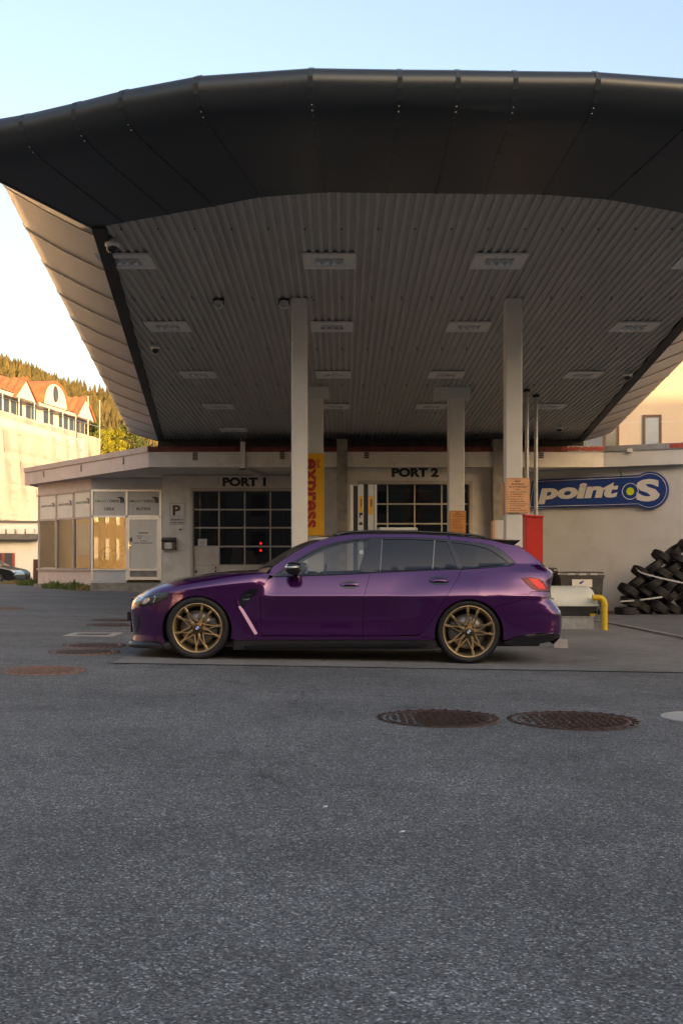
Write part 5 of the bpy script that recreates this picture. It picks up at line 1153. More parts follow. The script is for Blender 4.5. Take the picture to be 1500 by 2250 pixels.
def lower(x, z):
    y = DZ(z)
    for c, r1, k in ((CF, 0.78, 0.945), (CR, 0.95, 0.958)):
        r = math.hypot(x-c[0], (z-c[1])*(1.0 if z > c[1] else 0.6)); b = 1-sstep(0.37, r1, r)
        up = 1-sstep(0.62, 0.98, z)
        y += (k-y)*b*up
    y *= WF(x-XN(z))/0.94 if x < -1.2 else 1.0
    y *= WR(XT(z)-x)/0.94 if x > 1.3 else 1.0
    return y
def hood(x, z):
    h = max(0.0, ZT(x)-z); g0 = 0.56+0.32*sstep(-1.7, -0.85, x)
    q = min(1, h/0.15); g = (1-(1-q)**2.3)**(1/2.3)
    base = lower(x, min(z, 0.70)) if True else 0
    return base*(g0+(1-g0)*g)
def upper(x, z):
    zb = BELT(x); yb = lower(x, zb)
    if z <= zb: return lower(x, z)
    h = z-zb; y = yb-0.008*min(1, h/0.01)-0.40*h-0.28*h*h
    return y
def ys(x, z):
    b = sstep(-0.95, -0.68, x)
    if b <= 0: return hood(x, z)
    if b >= 1: return upper(x, z)
    return hood(x, z)*(1-b)+upper(x, z)*b
def S(px, py):
    x, z, y = 0, 0.7, 0.9
    for _ in range(7):
        Y = YC-y; x = PX(px, Y); z = PZ(py, Y); y = 0.5*y+0.5*ys(x, z)
    return (x, z)
def SL_(pts): return [S(*p) for p in pts]
def nrm(x, z):
    e = 0.004; return Vector((-(ys(x+e,z)-ys(x-e,z))/(2*e), -1.0, -(ys(x,z+e)-ys(x,z-e))/(2*e))).normalized()
def dens(poly, d):
    out = []
    for a, b in zip(poly, poly[1:]+poly[:1]):
        n = max(1, int(math.hypot(b[0]-a[0], b[1]-a[1])/d)); out += [(a[0]+(b[0]-a[0])*i/n, a[1]+(b[1]-a[1])*i/n) for i in range(n)]
    return out
def inside(p, poly):
    x, y = p; c = False; n = len(poly); j = n-1
    for i in range(n):
        xi, yi = poly[i]; xj, yj = poly[j]
        if (yi > y) != (yj > y) and x < (xj-xi)*(y-yi)/(yj-yi)+xi: c = not c
        j = i
    return c
def area(p): return 0.5*sum(a[0]*b[1]-b[0]*a[1] for a, b in zip(p, p[1:]+p[:1]))
def inset(poly, d):
    if d == 0: return poly
    if area(poly) < 0: poly = poly[::-1]
    n = len(poly); out = []
    for i in range(n):
        a, b, c = poly[i-1], poly[i], poly[(i+1) % n]
        t = Vector((c[0]-a[0], c[1]-a[1])); t = t.normalized() if t.length > 1e-9 else Vector((1,0)); out.append((b[0]-t.y*d, b[1]+t.x*d))
    return out
def panel(name, poly, mat, parent=None, off=0.0, holes=(), gap=0.0019, step=0.028, flange=0.014, mirror=True, bulge=0.0, fn=None):
    par = parent or car; f = fn or ys
    B = inset(dens(poly, step*0.7), gap); Hs = [dens(h, step*0.7) for h in holes]
    vs = [Vector(p) for p in B]; ed = [(i, (i+1) % len(B)) for i in range(len(B))]
    for h in Hs:
        b = len(vs); vs += [Vector(p) for p in h]; ed += [(b+i, b+(i+1) % len(h)) for i in range(len(h))]
    nb = len(vs)
    x0, x1 = min(p[0] for p in B), max(p[0] for p in B); z0, z1 = min(p[1] for p in B), max(p[1] for p in B)
    bp = [tuple(v) for v in vs]; cell = {}
    for p in bp: cell.setdefault((int(p[0]/step), int(p[1]/step)), []).append(p)
    j = 0; z = z0+step*0.5
    while z < z1:
        x = x0+step*0.3+(step*0.5 if j % 2 else 0)
        while x < x1:
            st = step*0.45 if (x < -2.0 or x > 2.1) else step
            if inside((x,z), B) and not any(inside((x,z), h) for h in Hs):
                ci, cj = int(x/step), int(z/step); ok = True
                for a in (-1,0,1):
                    for b in (-1,0,1):
                        for q in cell.get((ci+a, cj+b), ()):
                            if (q[0]-x)**2+(q[1]-z)**2 < (step*0.42)**2: ok = False
                if ok: vs.append(Vector((x,z)))
            x += st
        z += step*0.8; j += 1
    res = delaunay_2d_cdt(vs, ed, [], 0, 1e-6)
    V, T = res[0], res[2]
    cx, cz = (x0+x1)/2, (z0+z1)/2
    def P(p, extra=0.0):
        bb = 0.0
        if bulge: bb = bulge*max(0, 1-((p[0]-cx)/((x1-x0)/2))**2)*max(0, 1-((p[1]-cz)/((z1-z0)/2))**2)
        return (p[0], YC-(f(p[0],p[1])+off+bb+extra), p[1])
    mb = MB(); nv = []
    idx = {}
    mb.v = [P(p) for p in V]; nv = [nrm(p[0],p[1]) for p in V]
    for t in T:
        c = (sum(V[i][0] for i in t)/3, sum(V[i][1] for i in t)/3)
        if not inside(c, B) or any(inside(c, h) for h in Hs): continue
        a, b, d = [V[i] for i in t]; ar = (b[0]-a[0])*(d[1]-a[1])-(b[1]-a[1])*(d[0]-a[0])
        if abs(ar) < 1e-10: continue
        mb.f.append(list(t) if ar > 0 else list(t)[::-1]); mb.sm.append(True); mb.mi.append(0)
    if flange:
        for loop in [B]+Hs:
            lp = loop if area(loop) > 0 else loop[::-1]; sg = 1 if loop is B else -1
            n = len(lp); b = len(mb.v); mb.v += [P(p) for p in lp]+[P(p, -flange) for p in lp]
            for i in range(n):
                a, c = lp[i-1], lp[(i+1) % n]; t = Vector((c[0]-a[0], 0, c[1]-a[1])); t = t.normalized() if t.length > 1e-9 else Vector((1,0,0))
                nn = Vector((t.z, 0, -t.x))*sg; nv.append(nn)
            nv += nv[-n:]
            for i in range(n): mb.f.append([b+i, b+n+i, b+n+(i+1) % n, b+(i+1) % n]); mb.sm.append(True); mb.mi.append(0)
    mb.nv = None if bulge else nv
    o = mb.build(name, mat, par)
    if mirror:
        m = o.copy(); COL.objects.link(m); m.scale = (1,-1,1); ORG[m.name] = ORG[o.name]; o['far'] = m.name
    return o
def arc(c, r, a0, a1, n=26): return [(c[0]+r*math.cos(a), c[1]+r*math.sin(a)) for a in lin(a0, a1, n)]
RA = 0.362; RB = 0.357
SILL = 0.245
TB = SL_([(313,1305),(330,1296.5),(350,1287.5),(373,1280.5),(404,1273.5),(437,1268.3),(470,1264),(503,1261),(540,1259.3),(565,1258.6),(584,1258.2)])
nose = [(XN(z)+0.004, z) for z in (0.20,0.26,0.33,0.40,0.46,0.52,0.58,0.63,0.665)]
split = SL_([(300,1312),(320,1314),(345,1313),(375,1308.5)]); sp2 = S(391,1320)
aF = math.atan2(sp2[1]-CF[1], sp2[0]-CF[0])
archF_b = arc(CF, RA, math.pi+0.42, aF, 18)      # bumper part of the arch (from low front up)
panel('front_bumper', nose+[S(296,1316)]+split+archF_b[::-1]+[(CF[0]-RA*math.cos(0.42)-0.01, 0.19), (-2.1, 0.185)], 'paint')
door_f = SL_([(598,1262.5),(587,1274),(577,1290),(573,1308),(572,1323),(573,1360),(575,1395)])
archF_f = arc(CF, RA, -0.30, aF, 30)
panel('front_wing', TB+[S(594,1262)]+door_f[1:]+[S(575,1404),(CF[0]+RA*math.cos(-0.30)+0.006, SILL)]+archF_f+split[::-1]+[S(300,1310)], 'paint')
belt_f = SL_([(600,1268.5),(700,1265),(770,1262.2),(813,1259.5)]); bsplit = SL_([(813,1259.5),(806,1285),(798,1317),(797,1350),(797,1397)])
fd = panel('front_door', belt_f+bsplit[1:]+SL_([(700,1397),(575,1396)])+door_f[::-1][1:-1], 'paint')
belt_r = SL_([(813,1259.5),(880,1256.5),(946,1253.5),(1013,1251.3)]); rdr = SL_([(1013,1251.3),(1007,1267),(995,1287),(980,1311),(958,1347),(937,1381),(928,1390),(917,1394.5)])
rd = panel('rear_door', belt_r+rdr[1:]+SL_([(860,1396.5),(797,1397)])+bsplit[::-1][1:-1], 'paint')
trim_top = SL_([(598,1265.5),(630,1244),(658,1226),(682,1212),(703,1202),(737,1191),(770,1185.3),(817,1181.3),(880,1181),(950,1182.3),(987,1186),(1040,1191.5),(1070,1196),(1088,1201),(1104,1211),(1120,1225),(1131,1237)])
trim_bot = SL_([(1131,1237),(1121,1243),(1083,1247),(1013,1251.6),(946,1253.8),(813,1259.8),(770,1262.5),(700,1265.3),(600,1268.7)])
tail_hi = [(XT(z)-0.006, z) for z in (1.225,1.145,1.06,0.985,0.945,0.90,0.84,0.78)]
bump_split = SL_([(1166,1300),(1160,1309),(1145,1318),(1120,1325.5),(1092,1332)])
aR = math.atan2(bump_split[-1][1]-CR[1], bump_split[-1][0]-CR[0])
archR_q = arc(CR, RB, aR, math.pi+0.16, 34)
roofR = SL_([(985,1177),(1030,1181),(1060,1184.5),(1085,1188.5),(1103,1193.5)])
panel('rear_quarter', SL_([(1013,1251.8),(1083,1247.3),(1121,1243.5),(1132,1237)])+trim_top[::-1][1:7]+roofR+tail_hi+[(XT(0.745)-0.006,0.745)]+bump_split+archR_q+[(CR[0]-RB*math.cos(0.16)-0.012, SILL), S(925,1404), S(917,1397)]+rdr[::-1][1:-1], 'paint')
tail_lo = [(XT(z)-0.006, z) for z in (0.74,0.69,0.64,0.595,0.54,0.48,0.42,0.36,0.30,0.27)]
archR_b = arc(CR, RB, -0.18, aR, 16)
panel('rear_bumper', tail_lo+SL_([(1190,1391),(1135,1398.5),(1112,1407)])+archR_b+bump_split[::-1], 'paint')
panel('diffuser_trim', [(XT(0.26)-0.004,0.262)]+SL_([(1190,1391.8),(1135,1399.3),(1112,1408)])+[(CR[0]+RB*math.cos(-0.25)+0.01,0.20),(1.80,0.17),(2.0,0.172),(2.2,0.20)], 'gloss_black', off=-0.006)
panel('diffuser_blade', SL_([(1133,1404),(1190,1394.5),(1217,1390),(1217,1394),(1190,1399),(1150,1405)]), 'gloss_black', off=0.022, flange=0.03)
panel('rocker', SL_([(513,1398),(575,1397.3),(700,1398),(797,1398),(900,1397.5),(932,1396),(955,1406),(930,1406.5),(515,1406.5)]), 'paint', gap=0.001)
sk = SL_([(513,1407),(700,1407.2),(930,1407),(956,1407)])+[(CR[0]-RB*math.cos(0.45)-0.0,0.145)]+SL_([(930,1427),(700,1428),(513,1428)])
panel('side_skirt', sk, 'satin_black', off=-0.004, gap=0.001)
panel('skirt_blade', SL_([(536,1420),(560,1415),(900,1415),(928,1412),(937,1417),(925,1421),(545,1423.5)]), 'gloss_black', off=0.03, flange=0.035)
# roof side with A-pillar
rail = SL_([(600,1245),(620,1231.5),(640,1218),(670,1201),(703,1187),(737,1178.5),(770,1174.5),(817,1173),(900,1173.5),(983,1177)])
panel('roof_side', [S(590,1259.5)]+rail+trim_top[::-1][6:]+[S(594,1264)], 'paint', gap=0.0015)
# glasshouse
g1 = SL_([(607,1264),(640,1242),(664,1226.5),(690,1212),(720,1200),(750,1191.5),(780,1187.3),(813,1185),(806,1212),(799,1236),(792,1257.5),(730,1260),(665,1263)])
g2 = SL_([(838,1185),(900,1184.8),(953,1187),(951,1220),(947.5,1250.8),(890,1253.5),(832.5,1256)])
g3 = SL_([(957,1187.5),(981,1190),(993,1220),(1004,1248.7),(978,1249.6),(952,1250.7)])
g4 = SL_([(991,1191),(1037,1197),(1065,1203.5),(1083,1212),(1102,1225),(1117,1237.5),(1100,1242.5),(1060,1246),(1017,1248.5),(1004,1220)])
wf = panel('window_frame', trim_top+trim_bot[1:], 'gloss_black', holes=[g1,g2,g3,g4], gap=0.001, off=-0.002, step=0.03, flange=0.02)
for nm, g, m in (('front_window',g1,'car_glass'),('rear_window',g2,'car_tint'),('rear_vent_window',g3,'car_tint'),('quarter_window',g4,'car_tint')):
    panel(nm, g, m, off=-0.010, gap=-0.004, flange=0, step=0.05)
panel('pillar_trim', SL_([(815,1184.5),(828,1183),(822,1215),(813.5,1258.5),(794,1258.5),(800,1236),(808,1212)]), 'gloss_black', off=0.0035, flange=0.006)
panel('window_divider', SL_([(834.2,1256),(838.5,1185),(840,1185),(835.8,1256)]), 'divider', off=0.001, gap=0, flange=0.004, mirror=False)
panel('window_divider', SL_([(949,1251),(953.5,1187),(955.5,1187),(951,1251)]), 'divider', off=0.001, gap=0, flange=0.004, mirror=False)
panel('belt_trim', SL_([(602,1265.5),(700,1262.5),(813,1257.3),(946,1251.5),(1013,1249.6),(1060,1247),(1060,1248.2),(1013,1251),(946,1253.2),(813,1259.2),(700,1264.6),(602,1268)]), 'satin_black', off=0.004, gap=0, flange=0.01)
# lamps, vent, handles
HL = SL_([(300,1330),(297,1322.5),(303,1317),(315,1309.3),(334,1304),(350,1301.7),(363,1302.7),(375,1308),(363,1316),(340,1326.5),(313,1331.3)])
panel('lamp_surround', inset(dens(HL,0.02), -0.007), 'gloss_black', off=0.003, gap=0, flange=0.01)
hl = panel('headlight', HL, 'lamp_inner', off=0.0045, gap=0, flange=0.006)
panel('lamp_glass', HL, 'lens', off=0.011, gap=0.002, flange=0, bulge=0.012)
panel('running_light', SL_([(340,1308.5),(344,1313),(338,1323.5),(336,1323.5),(341.5,1313),(338,1309)]), 'chrome', off=0.0075, gap=0, flange=0.004)
panel('lamp_projector', SL_([(304,1327),(303,1320),(312,1314),(326,1312),(331,1318),(322,1326),(311,1328.5)]), 'chrome', off=0.006, gap=0, flange=0.004)
TL = SL_([(1144,1269.5),(1165,1268.5),(1184,1271),(1193,1279),(1201,1290),(1202,1297),(1181,1298.5),(1168,1293.5),(1155,1282)])
panel('tail_lamp', TL, 'tail_red', off=0.004, gap=0, flange=0.012)
panel('tail_lamp_bar', SL_([(1160,1270.5),(1180,1272.5),(1192,1283),(1198,1293.5),(1184,1294),(1172,1284)]), 'tail_lit', off=0.0075, gap=0, flange=0.005)
panel('wing_vent', SL_([(522,1319),(534,1304),(548,1294),(567.5,1293.3),(565,1300),(548,1320),(532,1338),(526,1330)]), 'gloss_black', off=0.003, gap=0, flange=0.012)
panel('vent_fin', SL_([(535,1315),(550,1314),(546.5,1318),(532,1319)]), 'chrome', off=0.006, gap=0, flange=0.004)
for k in range(3): panel('vent_slat', SL_([(529+5*k,1324-8*k),(545+6*k,1320-8*k),(544+6*k,1322-8*k),(528+5*k,1326-8*k)]), 'satin_black', off=0.007, gap=0, flange=0.006)
for sd in (-1, 1):
    rows = []
    for ptsb, of in (([(525,1316),(529,1330),(536,1341),(552,1367),(566,1392)],0.0005),([(520.5,1319),(524,1333),(531,1345),(546,1371),(560,1394.5)],0.0145),([(518,1321),(521,1335),(528,1347),(543,1373),(556,1395)],-0.002)):
        rows.append([(p[0], YC+sd*(ys(*p)+of), p[1]) for p in SL_(ptsb)])
    mb = MB(); mb.grid(rows, False); mb.build('wing_blade', 'paint', car)
for par, c in ((fd,(768,1284.5)),(rd,(964.5,1275.7))):
    c2 = S(*c); w, h = 0.108, 0.045
    el = [(c2[0]+w*math.cos(a), c2[1]+h*math.sin(a)) for a in lin(0, 2*math.pi, 28)][:-1]
    el2 = [(c2[0]+w*0.96*math.cos(a), c2[1]+0.004+h*0.42*math.sin(a)) for a in lin(0, 2*math.pi, 28)][:-1]
    panel('handle_recess', el, 'gloss_black', par, off=0.002, gap=0, flange=0.004, mirror=False)
    panel('handle', el2, 'paint', par, off=0.012, gap=0, flange=0.02, bulge=0.022, mirror=False)
panel('air_intake', SL_([(295,1350),(303,1353),(309,1364),(307,1377),(300,1391),(296,1388),(294,1368)]), 'gloss_black', off=0.003, gap=0, flange=0.008)
panel('intake_fin', SL_([(299,1357),(301,1357),(304,1370),(299,1386),(297,1386),(301,1370)]), 'paint', off=0.007, gap=0, flange=0.005)
c_ = S(793.5,1213); ro = [(c_[0]+0.019*math.cos(a), c_[1]+0.019*math.sin(a)) for a in lin(0,2*math.pi,22)][:-1]; ri = [(c_[0]+0.013*math.cos(a), c_[1]+0.013*math.sin(a)) for a in lin(0,2*math.pi,22)][:-1]
panel('window_sticker', ro, 'badge_white', off=-0.007, holes=[ri], gap=0, flange=0, step=0.01, mirror=False); panel('window_sticker', [(c_[0]-0.005,c_[1]-0.006),(c_[0]+0.005,c_[1]-0.006),(c_[0]+0.005,c_[1]+0.006),(c_[0]-0.005,c_[1]+0.006)], 'badge_white', off=-0.007, gap=0, flange=0, step=0.01, mirror=False)
# inner shell so that the gaps read dark
shell = SL_([(575,1398),(575,1300),(590,1270),(700,1266),(813,1261),(946,1255),(1013,1253),(1120,1245),(1160,1255)])+[(2.15,0.85),(2.15,0.72)]+arc(CR,RB+0.01,0.95,math.pi+0.1,16)+[(0.9,0.25)]
panel('inner_shell', shell, 'cabin', off=-0.035, gap=0, flange=0, step=0.06)
panel('inner_shell', [(-2.2,0.25),(-2.22,0.5),(-2.15,0.66)]+SL_([(345,1293),(404,1279),(470,1269),(560,1264),(575,1290),(570,1320),(572,1398)])+arc(CF,RA+0.01,-0.1,math.pi+0.35,18), 'cabin', off=-0.035, gap=0, flange=0, step=0.06)
# ---- top skin: nose, bonnet, windscreen, roof, rear
def edge(pts): return [(p[0], ys(*p), p[1]) for p in pts]
def cap(name, pts, mat, bulge, crown, m=13, parent=None, power=2.0):
    n = len(pts); P = []
    for i, (x, y, z) in enumerate(pts):
        t = i/(n-1); bx = bulge[0]+(bulge[1]-bulge[0])*t; cz = crown[0]+(crown[1]-crown[0])*t; row = []
        for j in range(m):
            v = -1+2*j/(m-1); k = 1-abs(v)**power; row.append((x+bx*k, YC+y*v, z+cz*k))
        P.append(row)
    mb = MB(); mb.grid(P, True); return mb.build(name, mat, parent or car)
def resamp(pts, n):
    L_ = [0]
    for a, b in zip(pts, pts[1:]): L_.append(L_[-1]+math.dist(a, b))
    f = [Mono([(l, p[k]) for l, p in zip(L_, pts)]) for k in range(3)]; return [tuple(g(L_[-1]*i/n) for g in f) for i in range(n+1)]
nosep = [(XN(z)+0.004, z) for z in lin(0.20,0.665,16)]
cap('nose', edge(nosep), 'paint', (-0.035,-0.05), (0,0.004))
cap('nose_panel', resamp(edge([nosep[-1], S(296,1316), S(303,1309.8), S(311,1305.8)]), 8), 'paint', (-0.05,-0.045), (0.004,0.02))
hd = edge([S(313.5,1304.6)]+TB[1:])
cap('bonnet', resamp(hd, 40), 'paint', (-0.045,-0.06), (0.022,0.026), m=25, power=2.6)
ap = edge([S(590,1259)]+rail[:7])
cap('windscreen', resamp(edge([S(584,1258.2)]+rail[:6]), 18), 'car_tint', (-0.17,-0.07), (0.012,0.035), power=2.2)
cap('cowl', resamp(edge([TB[-2], TB[-1], S(592,1256)]), 6), 'satin_black', (-0.07,-0.17), (0.012,0.006))
rp = edge(rail[5:]+roofR)
cap('roof', resamp(rp, 26), 'satin_black', (-0.06,0.03), (0.035,0.03))
tg = edge([roofR[-1]]+tail_hi[:5])
cap('rear_screen', resamp(tg, 14), 'car_tint', (0.03,0.06), (0.03,0.004))
cap('tailgate', resamp(edge([(XT(z)-0.006,z) for z in lin(0.945,0.60,14)]), 14), 'paint', (0.07,0.07), (0.004,0))
cap('rear_bumper_centre', resamp(edge([(XT(z)-0.006,z) for z in lin(0.60,0.27,14)]), 14), 'paint', (0.07,0.07), (0,0))
cap('diffuser', resamp(edge([(XT(z)-0.006,z) for z in lin(0.27,0.17,6)]), 6), 'gloss_black', (0.07,0.02), (0,0))
# grille, plate carrier, badge
for s in (-1, 1):
    mb = MB(); pts = [(s*0.05,0.30),(s*0.30,0.28),(s*0.33,0.52),(s*0.25,0.655),(s*0.06,0.655)]
    mb.add([(-2.345+0.09*abs(y)**1.5, YC+y, z) for y, z in pts]+[(-2.31+0.09*abs(y)**1.5, YC+y, z) for y, z in pts], [(0,1,2,3,4),(9,8,7,6,5)]+[(i,(i+1)%5,5+(i+1)%5,5+i) for i in range(5)]); gr = mb.build('grille', 'gloss_black', car)
mb = MB(); mb.box(-2.375, -2.345, YC-0.27, YC+0.27, 0.405, 0.505); mb.build('plate_carrier', 'satin_black', car)
# front splitter
P = []
for i in range(41):
    v = -1+2*i/40; a = abs(v)
    if a < 0.55: y = a/0.55*0.62; x = -2.355+0.06*(a/0.55)**2
    else: k = (a-0.55)/0.45; y = 0.62+0.29*math.sin(k*math.pi/2)**0.9; x = -2.295+0.50*k**1.35
    P.append((x, YC+math.copysign(y, v)))
mb = MB(); rows = []
for dz, dx in ((0.205,0.03),(0.175,0.0),(0.150,0.0),(0.140,0.02),(0.145,0.25)): rows.append([(x+dx, YC+(y-YC)*(0.985 if dx == 0.03 else 1), dz) for x, y in P])
mb.grid(rows, False); mb.build('splitter', 'satin_black', car)
panel('splitter_side', [(-2.24,0.196)]+SL_([(328,1407.5),(351,1409)])+[(CF[0]-RA*math.cos(0.45)-0.012,0.145),(-2.1,0.142),(-2.25,0.145)], 'gloss_black', off=0.008, gap=0, flange=0.02)
# underside and wheel wells
mb = MB(); mb.box(-2.1, 2.1, YC-0.80, YC+0.80, 0.16, 0.22); mb.build('underbody', 'cabin', car)
for c, rr in ((CF, RA), (CR, RB)):
    for s in (-1, 1):
        mb = MB(); P = []
        for a in lin(-0.25, math.pi+0.25, 24): P.append([(c[0]+(rr+0.012)*math.cos(a), YC+s*yy, c[1]+(rr+0.012)*math.sin(a)) for yy in (0.925,0.62)])
        mb.grid(P, True); mb.add([p[1] for p in P], [tuple(range(len(P)))]); mb.build('wheel_liner', 'cabin', car)
# cabin
mb = MB(); mb.box(-0.75, 1.95, YC-0.74, YC+0.74, 0.22, 0.40); mb.box(0.95, 1.9, YC-0.72, YC+0.72, 0.40, 0.80); mb.build('cabin_floor', 'cabin', car)
mb = MB(); P = [[(x, YC+y, z) for y in (-0.72,0.72)] for x, z in ((-0.80,0.88),(-0.62,0.93),(-0.40,0.92),(-0.28,0.82),(-0.30,0.55))]; mb.grid(P, True); mb.build('dashboard', 'cabin', car)
for s in (-1, 1):
    for x0, rear in ((0.18, False), (0.92, True)):
        mb = MB(); y = YC+s*0.37; mb.ellipsoid((x0,y,0.50), (0.28,0.25,0.11), e=0.6)
        P = [(x0+0.20,0.48),(x0+0.26,0.72),(x0+0.33,0.98),(x0+0.36,1.06)]
        for a, b in zip(P, P[1:]): mb.ellipsoid(((a[0]+b[0])/2, y, (a[1]+b[1])/2), (0.09,0.23,0.19), e=0.6)
        mb.ellipsoid((x0+0.38,y,1.12), (0.06,0.13,0.09), e=0.6); mb.build('rear_seat' if rear else 'front_seat', 'cabin', car)
mb = MB(); c = Vector((-0.20, YC-0.37, 0.86)); mb.tube([(c.x+0.06*math.sin(a)*0.5, c.y+0.18*math.cos(a), c.z+0.17*math.sin(a)) for a in lin(0, 2*math.pi, 28)], 0.015, 8, caps=False); mb.tube([c, (c.x-0.25, c.y, c.z-0.08)], 0.03, 8); mb.build('steering_wheel', 'satin_black', car)
# mirrors
for s in (-1, 1):
    mc = Vector((PX(645,11.36), YC+s*1.02, PZ(1249,11.36))); mb = MB(); mb.ellipsoid(mc, (0.085,0.115,0.066), 20, 12, e=0.72); mr = mb.build('mirror', 'gloss_black', car)
    mb = MB(); mb.tube([(mc.x+0.02,mc.y-s*0.05,mc.z-0.055),(mc.x+0.03,YC+s*0.80,mc.z-0.09)], [0.035,0.03], 10); mb.build('mirror_stalk', 'gloss_black', mr)
    mb = MB(); mb.ellipsoid((mc.x-0.012,mc.y+s*0.004,mc.z+0.012), (0.082,0.118,0.020), 18, 8, e=0.7); mb.build('turn_signal', 'chrome', mr)
# roof rails and spoiler
for s in (-1, 1):
    rpts = [S(a,b) for a, b in ((742,1175.5),(752,1171.7),(775,1169),(817,1167.3),(900,1168),(983,1171.7),(1040,1176.3),(1058,1179.5),(1066,1183))]
    mb = MB(); mb.tube([(x, YC+s*(ys(x,z)-0.012), z+0.002) for x, z in rpts], 0.0125, 10); mb.build('roof_rail', 'gloss_black', car)
e0 = S(1085,1187.5); tipx, tipz = PX(1137,11.95), PZ(1187.5,11.95); mb = MB(); P = []
for v in lin(-1,1,17):
    k = 1-v*v; yy = YC+0.60*v; P.append([(e0[0]-0.02,yy,e0[1]+0.035*k+0.004),(tipx-0.09+0.05*k,yy,tipz+0.022*k),(tipx+0.03*k,yy*1.0,tipz+0.02*k),(tipx-0.005+0.03*k,yy,tipz-0.010+0.018*k),(tipx-0.06,yy,tipz-0.052+0.012*k),(e0[0]+0.06,yy,e0[1]-0.05)])
mb.grid(P, True); mb.add(P[0], [tuple(range(6))]); mb.add(P[-1], [tuple(range(6))[::-1]]); mb.build('roof_spoiler', 'gloss_black', car)
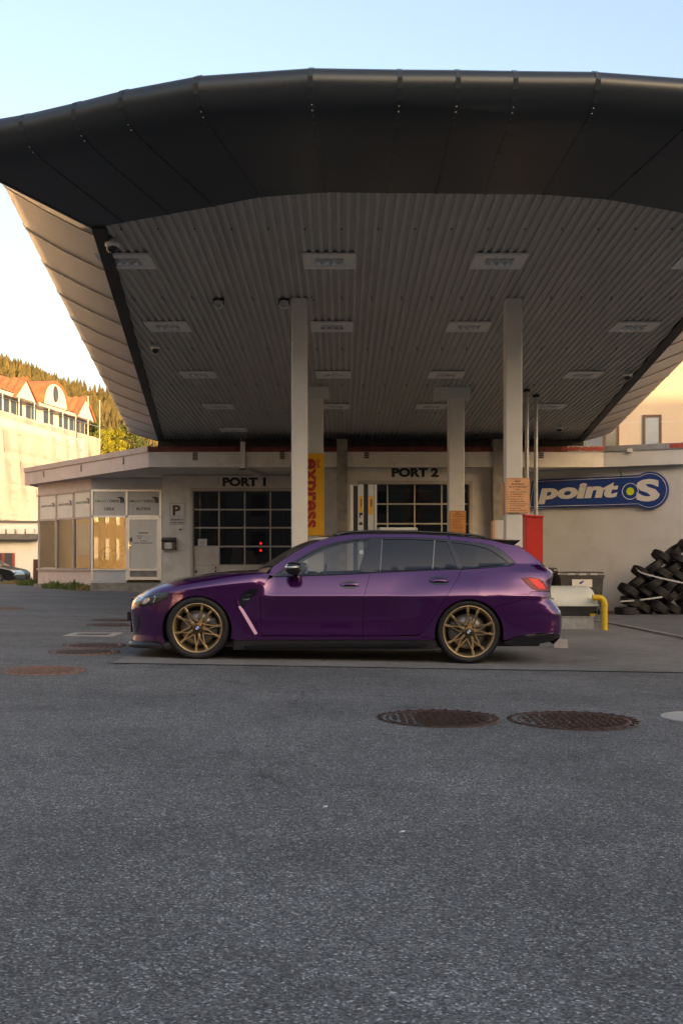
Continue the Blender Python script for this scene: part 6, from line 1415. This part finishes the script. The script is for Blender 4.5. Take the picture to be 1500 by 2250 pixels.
# wheels
def wheel(c, rim_r, tyre_r, side, rot):
    y0 = YC+side*0.935; w = 0.25; inn = -side      # direction to the car centre
    wh = None
    def Yp(h): return y0+inn*h
    mb = MB(); pr = [(rim_r*0.97,0.012),(rim_r+0.008,0.006),(rim_r+0.030,-0.002),(tyre_r-0.030,-0.001),(tyre_r-0.012,0.008),(tyre_r-0.002,0.028)]
    for g in (0.07,0.12,0.17): pr += [(tyre_r,g-0.012),(tyre_r-0.006,g-0.008),(tyre_r-0.006,g+0.004),(tyre_r,g+0.008)]
    pr += [(tyre_r-0.002,w-0.02),(tyre_r-0.03,w),(rim_r,w)]
    mb.lathe([(r, inn*h) for r, h in pr], (c[0], y0, c[1]), 'Y', 64); wh = mb.build('wheel', 'rubber', car)
    mb = MB(); mb.lathe([(r, inn*h) for r, h in [(rim_r,0.016),(rim_r,0.005),(rim_r-0.007,0.002),(rim_r-0.013,0.008),(rim_r-0.020,0.022),(rim_r-0.028,0.030),(rim_r-0.034,0.05),(rim_r-0.040,0.20)]], (c[0], y0, c[1]), 'Y', 64); rim = mb.build('rim', 'bronze', wh)
    mb = MB(); mb.lathe([(rim_r-0.04,inn*0.205),(0.0,inn*0.205)], (c[0], y0, c[1]), 'Y', 32); mb.build('barrel_back', 'cabin', wh)
    mb = MB(); mb.lathe([(r, inn*h) for r, h in [(0.075,0.085),(0.185,0.085),(0.187,0.11)]], (c[0], y0, c[1]), 'Y', 40); dsc = mb.build('brake_disc', 'disc', wh)
    mb = MB()
    for k in range(48):
        a = 2*math.pi*k/48; q = 0.12+0.02*(k % 3); mb.lathe([(0.0045,inn*0.0845),(0.0,inn*0.0845)], (c[0]+q*math.cos(a), y0, c[1]+q*math.sin(a)), 'Y', 6)
    mb.build('drilling', 'black', dsc)
    mb = MB(); sgn = 1 if c[0] < 0 else -1
    P = [[(c[0]+q*math.cos(a), Yp(h), c[1]+q*math.sin(a)) for q, h in ((0.105,0.07),(0.11,0.052),(0.205,0.052),(0.21,0.09))] for a in [(-0.55+1.1*i/10)+(0 if sgn > 0 else math.pi) for i in range(11)]]
    mb.grid(P, True); mb.build('caliper', 'tank_dark', wh)
    # five pairs of forked spokes
    sp = MB()
    def bar(p, q, w0, w1, h0, h1, th=0.024):
        p, q = Vector(p), Vector(q); d = (q-p).normalized(); n = Vector((-d.y, d.x)); vs = []
        for base, w_, h in ((p,w0,h0),(q,w1,h1)):
            for s_, dh in ((-1,0.006),(-0.55,0.0),(0.55,0.0),(1,0.006),(1,th),(-1,th)):
                u = base+n*w_*s_; vs.append((c[0]+u.x, Yp(h+dh), c[1]+u.y))
        sp.add(vs, [(i,(i+1)%6,6+(i+1)%6,6+i) for i in range(6)]+[(0,1,2,3,4,5)[::-1],(6,7,8,9,10,11)])
    pol = lambda r, a: (r*math.cos(a), r*math.sin(a)); rr = rim_r-0.012
    for k in range(5):
        a = rot+2*math.pi*k/5
        root = pol(rr*0.40, a); bar(pol(0.03,a), root, 0.017, 0.013, 0.026, 0.024)
        for s_ in (-1, 1):
            end = pol(rr, a+s_*R(14)); mid = pol(rr*0.80, a+s_*R(13.3))
            bar(root, mid, 0.008, 0.0075, 0.024, 0.013); 
            out = pol(rr*0.36, a+s_*R(30)); bar(out, mid, 0.008, 0.0075, 0.027, 0.013); bar(mid, end, 0.015, 0.011, 0.011, 0.008)
            bar(pol(0.045,a+s_*R(34)), out, 0.012, 0.009, 0.028, 0.027)
    sp.build('spokes', 'bronze', rim)
    mb = MB(); mb.lathe([(r, inn*h) for r, h in [(0.0,0.018),(0.036,0.018),(0.05,0.024),(0.085,0.034),(0.09,0.07)]], (c[0], y0, c[1]), 'Y', 32); hub = mb.build('hub', 'bronze_dark', rim)
    mb = MB()
    for k in range(5):
        a = rot+2*math.pi*(k+0.5)/5; mb.lathe([(0.0,inn*0.024),(0.0135,inn*0.024),(0.0135,inn*0.05)], (c[0]+0.062*math.cos(a), y0, c[1]+0.062*math.sin(a)), 'Y', 10)
    mb.build('wheel_bolts', 'black', hub)
    mb = MB(); mb.lathe([(0.034,inn*0.012),(0.031,inn*0.010),(0.0,inn*0.010)], (c[0], y0, c[1]), 'Y', 28); cp = mb.build('centre_cap', 'black', hub)
    for q in range(4):
        mb = MB(); a0 = math.pi/2*q; pts = [(c[0], Yp(0.009), c[1])]+[(c[0]+0.021*math.cos(a), Yp(0.009), c[1]+0.021*math.sin(a)) for a in lin(a0, a0+math.pi/2, 6)]; mb.add(pts, [tuple(range(len(pts)))]); mb.build('badge_quarter', 'badge_blue' if q % 2 else 'badge_white', cp)
for s in (-1, 1):
    wheel((CF[0], 0.0254+0.336), 0.262, 0.336, s, R(64) if s < 0 else R(20)); wheel((CR[0], -0.0225+0.008+0.338), 0.274, 0.338, s, R(79) if s < 0 else R(50))
for o in list(car.children):
    if o.get('far') is not None: bpy.data.objects[o['far']].parent = car; del o['far']
for o in list(bpy.data.objects):
    if o.get('far') is not None: del o['far']
